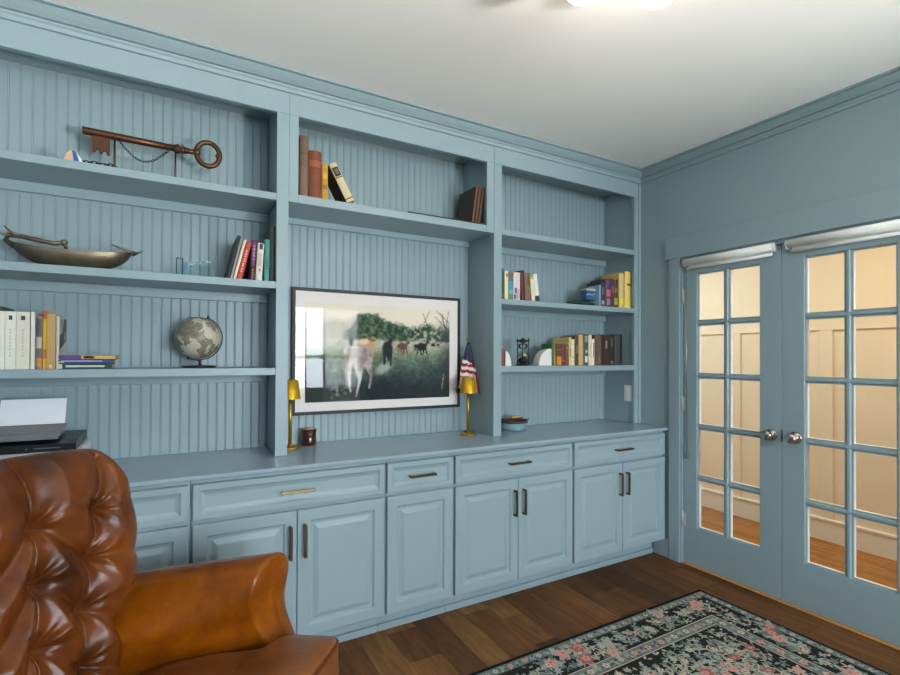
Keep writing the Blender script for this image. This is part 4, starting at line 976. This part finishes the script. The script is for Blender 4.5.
# ------------------------------------------------------------------ rug
RX0, RX1, RY0, RY1 = .80, 2.755, -1.15, 1.832
rg = MB(); RC = [(40, 40, 38), (28, 29, 28), (112, 124, 122), (136, 144, 134), (204, 184, 168), (170, 100, 92), (206, 152, 140), (200, 176, 150), (96, 114, 118), (162, 166, 154), (70, 76, 70)]
rr = random.Random(5)
rg.mat = 1; rg.box(RX0, RX1, RY0, RY1, .0005, .0075, .002)
def rq(mi, x0, x1, y0, y1, z): rg.mat = mi; rg.add([(x0, y0, z), (x1, y0, z), (x1, y1, z), (x0, y1, z)], [(0, 1, 2, 3)])
def ring(mi, i0, i1, z):
    rq(mi, RX0 + i0, RX1 - i0, RY1 - i1, RY1 - i0, z); rq(mi, RX0 + i0, RX1 - i0, RY0 + i0, RY0 + i1, z)
    rq(mi, RX0 + i0, RX0 + i1, RY0 + i1, RY1 - i1, z); rq(mi, RX1 - i1, RX1 - i0, RY0 + i1, RY1 - i1, z)
Z0 = .0078
ring(2, .020, .068, Z0); ring(0, .068, .215, Z0); ring(2, .215, .285, Z0); ring(7, .215, .220, Z0 + .0001); ring(7, .280, .285, Z0 + .0001); ring(10, .064, .069, Z0 + .0001); rq(0, RX0 + .285, RX1 - .285, RY0 + .285, RY1 - .285, Z0)
def flower(x, y, r, mi, ci, z, petals=5, a0=0.0):
    z += rr.uniform(0, .00018)
    n = petals * 6
    rg.mat = mi; rg.add([(x + r * (.62 + .38 * abs(math.cos(petals * PI * i / n))) * math.cos(a0 + 2 * PI * i / n), y + r * (.62 + .38 * abs(math.cos(petals * PI * i / n))) * math.sin(a0 + 2 * PI * i / n), z) for i in range(n)], [list(range(n))])
    rg.mat = ci; rg.add([(x + r * .3 * math.cos(2 * PI * i / 8), y + r * .3 * math.sin(2 * PI * i / 8), z + .0002) for i in range(8)], [list(range(8))])
def leaf(x, y, L, w, a, mi, z):
    z += rr.uniform(0, .0003)
    ca, sa = math.cos(a), math.sin(a); pts = []
    for t, s in ((0, 0), (.2, .7), (.45, 1), (.6, .7), (.7, .85), (1, 0), (.7, -.85), (.6, -.7), (.45, -1), (.2, -.7)):
        px, py = t * L, s * w; pts.append((x + px * ca - py * sa, y + px * sa + py * ca, z))
    rg.mat = mi; rg.add(pts, [list(range(len(pts)))])
def vine(pts, w, mi, z):
    z += rr.uniform(0, .0003)
    rg.mat = mi; vs = []
    for i, p in enumerate(pts):
        q = pts[min(i + 1, len(pts) - 1)]; o = pts[max(i - 1, 0)]
        dx, dy = q[0] - o[0], q[1] - o[1]; l = math.hypot(dx, dy) + 1e-9
        vs += [(p[0] - dy / l * w / 2, p[1] + dx / l * w / 2, z), (p[0] + dy / l * w / 2, p[1] - dx / l * w / 2, z)]
    rg.add(vs, [(2 * i, 2 * i + 1, 2 * i + 3, 2 * i + 2) for i in range(len(pts) - 1)])
def band(inset, step, r):
    xs = []; n = int((RX1 - RX0 - 2 * inset) / step); 
    for k in range(n + 1):
        x = RX0 + inset + (RX1 - RX0 - 2 * inset) * k / n; xs += [(x, RY1 - inset, k), (x, RY0 + inset, k)]
    n = int((RY1 - RY0 - 2 * inset) / step)
    for k in range(1, n): 
        y = RY0 + inset + (RY1 - RY0 - 2 * inset) * k / n; xs += [(RX0 + inset, y, k), (RX1 - inset, y, k)]
    for x, y, k in xs:
        if k % 2 == 0: flower(x, y, r, rr.choice((4, 4, 6)), 5, Z0 + .0005, 5, rr.random() * 3)
        else:
            flower(x, y, r * .85, 9, 2, Z0 + .0004, 4, rr.random())
        for s in (0, 1, 2, 3): leaf(x, y, r * 1.7, r * .3, rr.random() * 6.3, rr.choice((10, 8, 9)), Z0 + .0003)
band(.044, .040, .015); band(.25, .046, .019)
def cluster(x, y, s, z):
    k = rr.random(); a0 = rr.random() * 6.28
    col = rr.choice((3, 3, 9, 9, 2, 8, 4))
    n = rr.choice((4, 5, 6, 7))
    for i in range(n): leaf(x, y, s * rr.uniform(.8, 1.25), s * rr.uniform(.14, .22), a0 + 2 * PI * i / n + rr.uniform(-.25, .25), col, z + rr.uniform(0, .0004))
def spiral(x, y, r, z):
    a0 = rr.random() * 6.28; d = rr.choice((-1, 1)); pts = []
    for i in range(22):
        t = i / 21; rad = r * (1 - .8 * t); a = a0 + d * 5.2 * t
        pts.append((x + rad * math.cos(a), y + rad * math.sin(a)))
    vine(pts, .0062, rr.choice((7, 7, 4, 9)), z)
    for i in range(2, 20, 4):
        p = pts[i]; leaf(p[0], p[1], .032, .009, rr.random() * 6.28, rr.choice((3, 9, 2)), z + .0001)
    flower(pts[-1][0], pts[-1][1], .016, rr.choice((4, 6, 9)), 5, z + .0005, 5)
def inside_field(x, y, m=.03): return RX0 + .285 + m < x < RX1 - .285 - m and RY0 + .285 + m < y < RY1 - .285 - m
def in_border(x, y, m=.0):
    d = min(x - RX0, RX1 - x, y - RY0, RY1 - y); return .068 + m < d < .215 - m
x = RX0 + .03
gs = .046
nx, ny = int((RX1 - RX0) / gs), int((RY1 - RY0) / gs)
for i in range(nx + 1):
    for j in range(ny + 1):
        x, y = RX0 + gs * (i + rr.uniform(-.3, .3)), RY0 + gs * (j + rr.uniform(-.3, .3))
        if inside_field(x, y):
            cluster(x, y, rr.uniform(.018, .030), Z0 + .0003)
            if rr.random() < .55: spiral(x + rr.uniform(-.02, .02), y, rr.uniform(.035, .065), Z0 + .0011) if inside_field(x, y, .07) else None
            if rr.random() < .05: flower(x, y, rr.uniform(.022, .034), rr.choice((5, 6)), 6, Z0 + .0014, 6, rr.random())
        elif in_border(x, y, .025):
            cluster(x, y, rr.uniform(.020, .032), Z0 + .0003)
            if rr.random() < .5 and in_border(x, y, .05): spiral(x, y, rr.uniform(.025, .04), Z0 + .0011)
        if in_border(x, y, .015) or inside_field(x, y, .01):
            for _ in range(2):
                leaf(x + rr.uniform(-.025, .025), y + rr.uniform(-.02, .02), .026, .007, rr.random() * 6.28, rr.choice((9, 3, 8, 7)), Z0 + .0002)
BF = [(1.597, 1.742), (1.501, 1.716), (1.691, 1.745), (1.661, 1.66), (1.808, 1.63), (2.279, 1.752), (2.573, 1.733), (2.53, 1.70), (2.612, 1.313), (2.686, 1.397), (2.63, 1.36), (2.60, 1.02), (2.61, .6), (2.64, .2), (1.2, 1.70), (1.05, 1.72)]
for x, y in BF:
    a = rr.random() * 6
    for k in range(5): leaf(x, y, .075, .014, a + k * 1.25, rr.choice((3, 8, 9)), Z0 + .0012)
    flower(x, y, rr.uniform(.032, .042), rr.choice((5, 6)), 5, Z0 + .0016, 6, a); flower(x + .004, y + .003, .022, 6, 5, Z0 + .0019, 5, a + .4)
cluster(1.836, 1.70, .06, Z0 + .0012)
ro = rg.build('rug', [mat('wool_%d' % i, c, .95, var=.22, scale=350, spec=.1) for i, c in enumerate(RC)], None, fix=False)
tag(ro, 'dark floral area rug with a leafy border on the wood floor', 'rug')

# ------------------------------------------------------------------ leather armchair
AC = thing('armchair', (-.175, 1.465, 0), 'tufted brown leather armchair in front of the left cabinets', 'armchair', None, (0, 0, -PI / 4))
LA = math.radians(14)
def backpt(y, t, d):
    """y lateral, t along the leaning back (0..L), d = distance in front of its plane"""
    return (-.095 - t * math.sin(LA) + d * math.cos(LA), y, .40 + t * math.cos(LA) + d * math.sin(LA))
BL = .722; HW = .292
CA = [(.152, .552), (.113, .434), (.074, .315), (.052, .184), (.04, .06)]
CB = [(-.008, .548), (-.024, .421), (-.044, .278), (-.06, .140), (-.07, .02)]
CC = [(-.165, .545), (-.170, .410), (-.170, .270), (-.165, .130), (-.16, .0)]
BTN = CA + CB + CC
SEG = []
for C_ in (CA, CB, CC):
    for i in range(4): SEG.append((C_[i], C_[i + 1], 1.0))
for i in range(4): SEG += [(CB[i], CA[i + 1], 1.0), (CB[i], CC[i + 1], 1.0)]
SEG += [((.205, .69), CA[0], .95), ((-.015, .71), CB[0], .95), ((-.225, .68), CC[0], .85), (CA[0], (.31, .595), .25), (CA[1], (.31, .40), .55), (CA[2], (.20, .22), .9), (CA[3], (.20, .08), .9), (CC[0], (-.31, .58), .25), (CC[1], (-.31, .40), .55), (CC[2], (-.30, .25), 1.0), (CC[3], (-.30, .1), 1.0)]
def segd(y, t, p, q):
    dy, dt = q[0] - p[0], q[1] - p[1]; k = max(0, min(1, ((y - p[0]) * dy + (t - p[1]) * dt) / (dy * dy + dt * dt)))
    # creases bow slightly sideways between their ends
    return math.hypot(y - p[0] - dy * k - .010 * math.sin(PI * k), t - p[1] - dt * k)
def tuft(y, t):
    h = 1.0
    for p, q, w in SEG:
        d = segd(y, t, p, q)
        if d < .07: h = min(h, 1 - w * (1 - (d / .07) ** .5))
    pit = 0; wr = 0
    for by, bt in BTN:
        d2 = (y - by) ** 2 + (t - bt) ** 2
        if d2 < .02:
            pit += math.exp(-d2 / .0006)
            an = math.atan2(t - bt, y - by)
            wr += math.cos(8 * an + by * 40) * math.exp(-d2 / .003) * min(1, d2 / .0004) * (.5 + .5 * math.cos(an - .4))
    return h + .15 * wr, pit
def wf(v): return .58 + .36 * sm_(.30, .56, v) + .06 * sm_(.5, .85, v)
def backF(u, v):
    a = 2 * u - 1; s = 1 if a >= 0 else -1
    y = HW * a; t = BL * v
    ea = max(0, 1 - abs(a) ** 7) ** .5; et = max(0, 1 - max(0, (2 * v - 1)) ** 8) ** .5
    edge = ea * et
    h, pit = tuft(y * wf(v), t)
    fade = sm_(0, .75, edge)
    d = .02 + .085 * edge + fade * (.054 * h - .044) - .022 * min(1, pit) * fade
    # rounded upper corners
    k = max(0, abs(a) - .66) / .34; tr = BL - .12 * k ** 2.2 * v
    t2 = t * (1 - .15 * (k ** 2.6) * v ** 3)
    t2 += .02 * math.cos(a * PI / 2) * v ** 3
    y2 = y * (1 - .05 * v ** 6) * wf(v)
    return backpt(y2, t2, d)
b = MB(); b.grid(backF, 210, 190)
def backR(u, v):
    a = 2 * u - 1; y = HW * a; t = BL * v
    k = max(0, abs(a) - .66) / .34
    t2 = t * (1 - .15 * (k ** 2.6) * v ** 3) + .02 * math.cos(a * PI / 2) * v ** 3
    ea = max(0, 1 - abs(a) ** 5) ** .5; et = max(0, 1 - max(0, (2 * v - 1)) ** 6) ** .5
    return backpt(y * (1 - .05 * v ** 6) * wf(v), t2, .02 - .14 * ea * et)
b.grid(backR, 50, 40)
bo = b.build('tufted_back', M['leaA'], AC, world=False, fix=False)
for by, bt in BTN:
    if bt < .1: continue
    v_ = bt / BL; c = Vector(backF((by / (HW * wf(v_)) + 1) / 2, v_)); nrm = Vector((math.cos(LA), 0, math.sin(LA)))
    m = MB(); m.M = Matrix.Translation(c + nrm * .003) @ Matrix.Rotation(PI / 2 - LA, 4, 'Y'); m.sphere((0, 0, 0), .010, 12, 8, 1, 1, .55); m.build('button', M['leaA'], bo, world=False)

def arm(s):
    # outline of the section: (outward n, z) before the rise of the arm
    sec = [(-.055, .26), (-.058, .36), (-.064, .46), (-.078, .54), (-.093, .60), (-.095, .645), (-.078, .690), (-.045, .716), (0, .724), (.045, .714), (.078, .684), (.090, .64), (.082, .595), (.066, .55), (.058, .45), (.055, .30), (.055, .13), (-.055, .13)]
    # densify with a closed Catmull-Rom
    pts = []; n = len(sec)
    for i in range(n):
        p0, p1, p2, p3 = sec[i - 1], sec[i], sec[(i + 1) % n], sec[(i + 2) % n]
        for k in range(4):
            t = k / 4
            pts.append(tuple(.5 * (2 * p1[d] + (p2[d] - p0[d]) * t + (2 * p0[d] - 5 * p1[d] + 4 * p2[d] - p3[d]) * t * t + (3 * p1[d] - p0[d] - 3 * p2[d] + p3[d]) * t ** 3) for d in (0, 1)))
    Lm = .54
    FO = [(.0, .07), (.42, .055), (.46, .036), (.50, .014), (.54, -.003), (.58, -.011), (.62, -.010), (.66, -.004), (.70, 0), (2, 0)]
    def front_off(z):
        for (z0, o0), (z1, o1) in zip(FO, FO[1:]):
            if z < z1: return o0 + (o1 - o0) * (z - z0) / (z1 - z0)
        return 0
    secs = []
    for i in range(19): secs.append((i / 18, 1.0, 0))
    secs += [(1.0, .985, .005), (1.0, .95, .010), (1.0, .89, .014), (1.0, .78, .0155), (1.0, .55, .016), (1.0, .25, .016), (1.0, .01, .016)]
    vs = []; m = len(pts); cn, cz = 0, .60
    for l, k, ex in secs:
        fx_ = -.30 + (l * Lm)
        for (n_, z) in pts:
            nn = n_ * k; zz = cz + (z - cz) * (1 - (1 - k) * (.55 if z > cz else .18))
            zr = zz * 1.0 if zz < .3 else zz - (zz - .3) / .42 * (.05 * (1 - l) - .012 * l)
            w = 1.0 + .12 * l
            if n_ < 0: nn *= 1 + 2.4 * min(.62, 1 - l) * (1 - sm_(.56, .70, z))
            bulge = 0
            xx = fx_ + front_off(z) * sm_(.7, 1, l) + ex
            yy = .305 + .19 * l + nn * w + bulge
            vs.append((xx - .075, s * yy, zr))
    fs = [[i * m + j, i * m + (j + 1) % m, (i + 1) * m + (j + 1) % m, (i + 1) * m + j] for i in range(len(secs) - 1) for j in range(m)]
    fs.append(list(range(m))); fs.append([(len(secs) - 1) * m + j for j in range(m)])
    q = MB(); q.add(vs, fs, True); q.build('arm', M['leaB'], AC, world=False)
arm(1); arm(-1)
# T shaped seat cushion
def rounded(pts, r, n=5):
    out = []; N_ = len(pts)
    for i in range(N_):
        p, a, c = Vector(pts[i]), Vector(pts[i - 1]), Vector(pts[(i + 1) % N_])
        da, dc = (a - p).normalized(), (c - p).normalized(); k = min(r, (a - p).length * .45, (c - p).length * .45)
        s_, e_ = p + da * k, p + dc * k
        for j in range(n + 1):
            t = j / n; out.append(tuple(s_ * (1 - t) ** 2 + p * 2 * t * (1 - t) + e_ * t * t))
    return out
tshape = rounded([(-.10, -.335), (.235, -.385), (.25, -.470), (.45, -.450), (.48, 0), (.45, .450), (.25, .470), (.235, .385), (-.10, .335)], .045)
b = MB(); m = len(tshape); cx_, cy_ = .22, 0
prof = [(.93, .315), (.98, .322), (1.0, .345), (1.004, .40), (1.0, .474), (.985, .497), (.955, .508), (.87, .515), (.65, .521), (.4, .525), (.15, .526), (.01, .526)]
vs = [(cx_ + (p[0] - cx_) * k, cy_ + (p[1] - cy_) * k, z + .17 * (cx_ + (p[0] - cx_) * k - .21)) for k, z in prof for p in tshape]
fs = [[i * m + j, i * m + (j + 1) % m, (i + 1) * m + (j + 1) % m, (i + 1) * m + j] for i in range(len(prof) - 1) for j in range(m)] + [list(range(m))]
b.add(vs, fs, True); so = b.build('seat_cushion', M['leaC'], AC, world=False)
b = MB(); b.tube([(cx_ + (p[0] - cx_) * .992, p[1] * .992, .490 + .17 * (p[0] - .21)) for p in tshape], .0065, 8, True); b.build('piping', M['leaA'], so, world=False)
b = MB(); b.box(-.30, .43, -.36, .36, .13, .285, .02); b.build('seat_frame', M['leaB'], AC, world=False)
for x, y in ((.36, .36), (.36, -.36), (-.27, .36), (-.27, -.36)):
    b = MB(); b.lathe([(1e-4, 0), (.018, 0), (.022, .02), (.03, .1), (.03, .135), (1e-4, .135)], (x, y, 0.0005), 14); b.build('leg', M['leg'], AC, world=False)

# ------------------------------------------------------------------ lights, world, camera
def area(name, loc, rot, sx, sy, power, col=(1, 1, 1)):
    l = bpy.data.lights.new(name, 'AREA'); l.shape = 'RECTANGLE'; l.size = sx; l.size_y = sy; l.energy = power; l.color = col
    o = bpy.data.objects.new(name, l); COL.objects.link(o); o.location = loc; o.rotation_euler = rot
    return o
for i, (a, c) in enumerate(WIN):
    area('daylight', ((a + c) / 2, YR - 1.5, 2.0), (PI / 2 - .08, 0, 0), 2.1, 2.4, (125, 255)[i], (.84, .93, 1.0))  # sky light through each window; the first serves the added left window
area('ceiling_fill', (2.85, YR - 1.0, .0), (PI / 2 + .72, 0, 1.05), 1.4, 1.0, 1500, (1.0, .97, .92))  # unseen uplight added outside the windows to brighten the ceiling
area('hall_lamp', (3.45, .9, 2.58), (0, .25, 0), .5, 1.8, 16, (1.0, .80, .54))
area('hall_cool_fill', (3.45, 3.2, 2.58), (0, .25, 0), .5, 1.6, 15, (.80, .92, 1.0))  # cool lamp added under the hall ceiling to whiten the left of its wall
W = bpy.data.worlds.new('sky'); SC.world = W; W.use_nodes = True
nt = W.node_tree; bg = nt.nodes['Background']; bg.inputs['Strength'].default_value = 1.6; bg.inputs['Color'].default_value = (.80, .90, 1, 1)
cam = bpy.data.cameras.new('camera'); co = bpy.data.objects.new('camera', cam); COL.objects.link(co)
cam.sensor_width = 36; cam.lens = 493.632 / 900 * 36; cam.shift_x = 0; cam.shift_y = (353.031 - 337.5) / 900; cam.clip_start = .05
yw, pt, rl = math.radians(29.57317), math.radians(-.43529), math.radians(.22990)
R0 = Matrix(((math.cos(yw), -math.sin(yw), 0), (0, 0, -1), (math.sin(yw), math.cos(yw), 0)))
Rp = Matrix(((1, 0, 0), (0, math.cos(pt), -math.sin(pt)), (0, math.sin(pt), math.cos(pt))))
Rr = Matrix(((math.cos(rl), -math.sin(rl), 0), (math.sin(rl), math.cos(rl), 0), (0, 0, 1)))
R = Rr @ Rp @ R0
right, down, fwd = R[0], R[1], R[2]
mw = Matrix.Identity(4)
for r in range(3): mw[r][0] = right[r]; mw[r][1] = -down[r]; mw[r][2] = -fwd[r]
mw[2][3] = 1.386
co.matrix_world = mw
SC.camera = co
vs_ = SC.view_settings; vs_.view_transform = 'Standard'; vs_.look = 'None'; vs_.gamma = 1; vs_.exposure = 0.95
try: vs_.use_curve_mapping = False
except Exception: pass
SC.cycles.max_bounces = 10; SC.cycles.diffuse_bounces = 5; SC.cycles.glossy_bounces = 4; SC.cycles.transparent_max_bounces = 12; SC.cycles.sample_clamp_indirect = 6
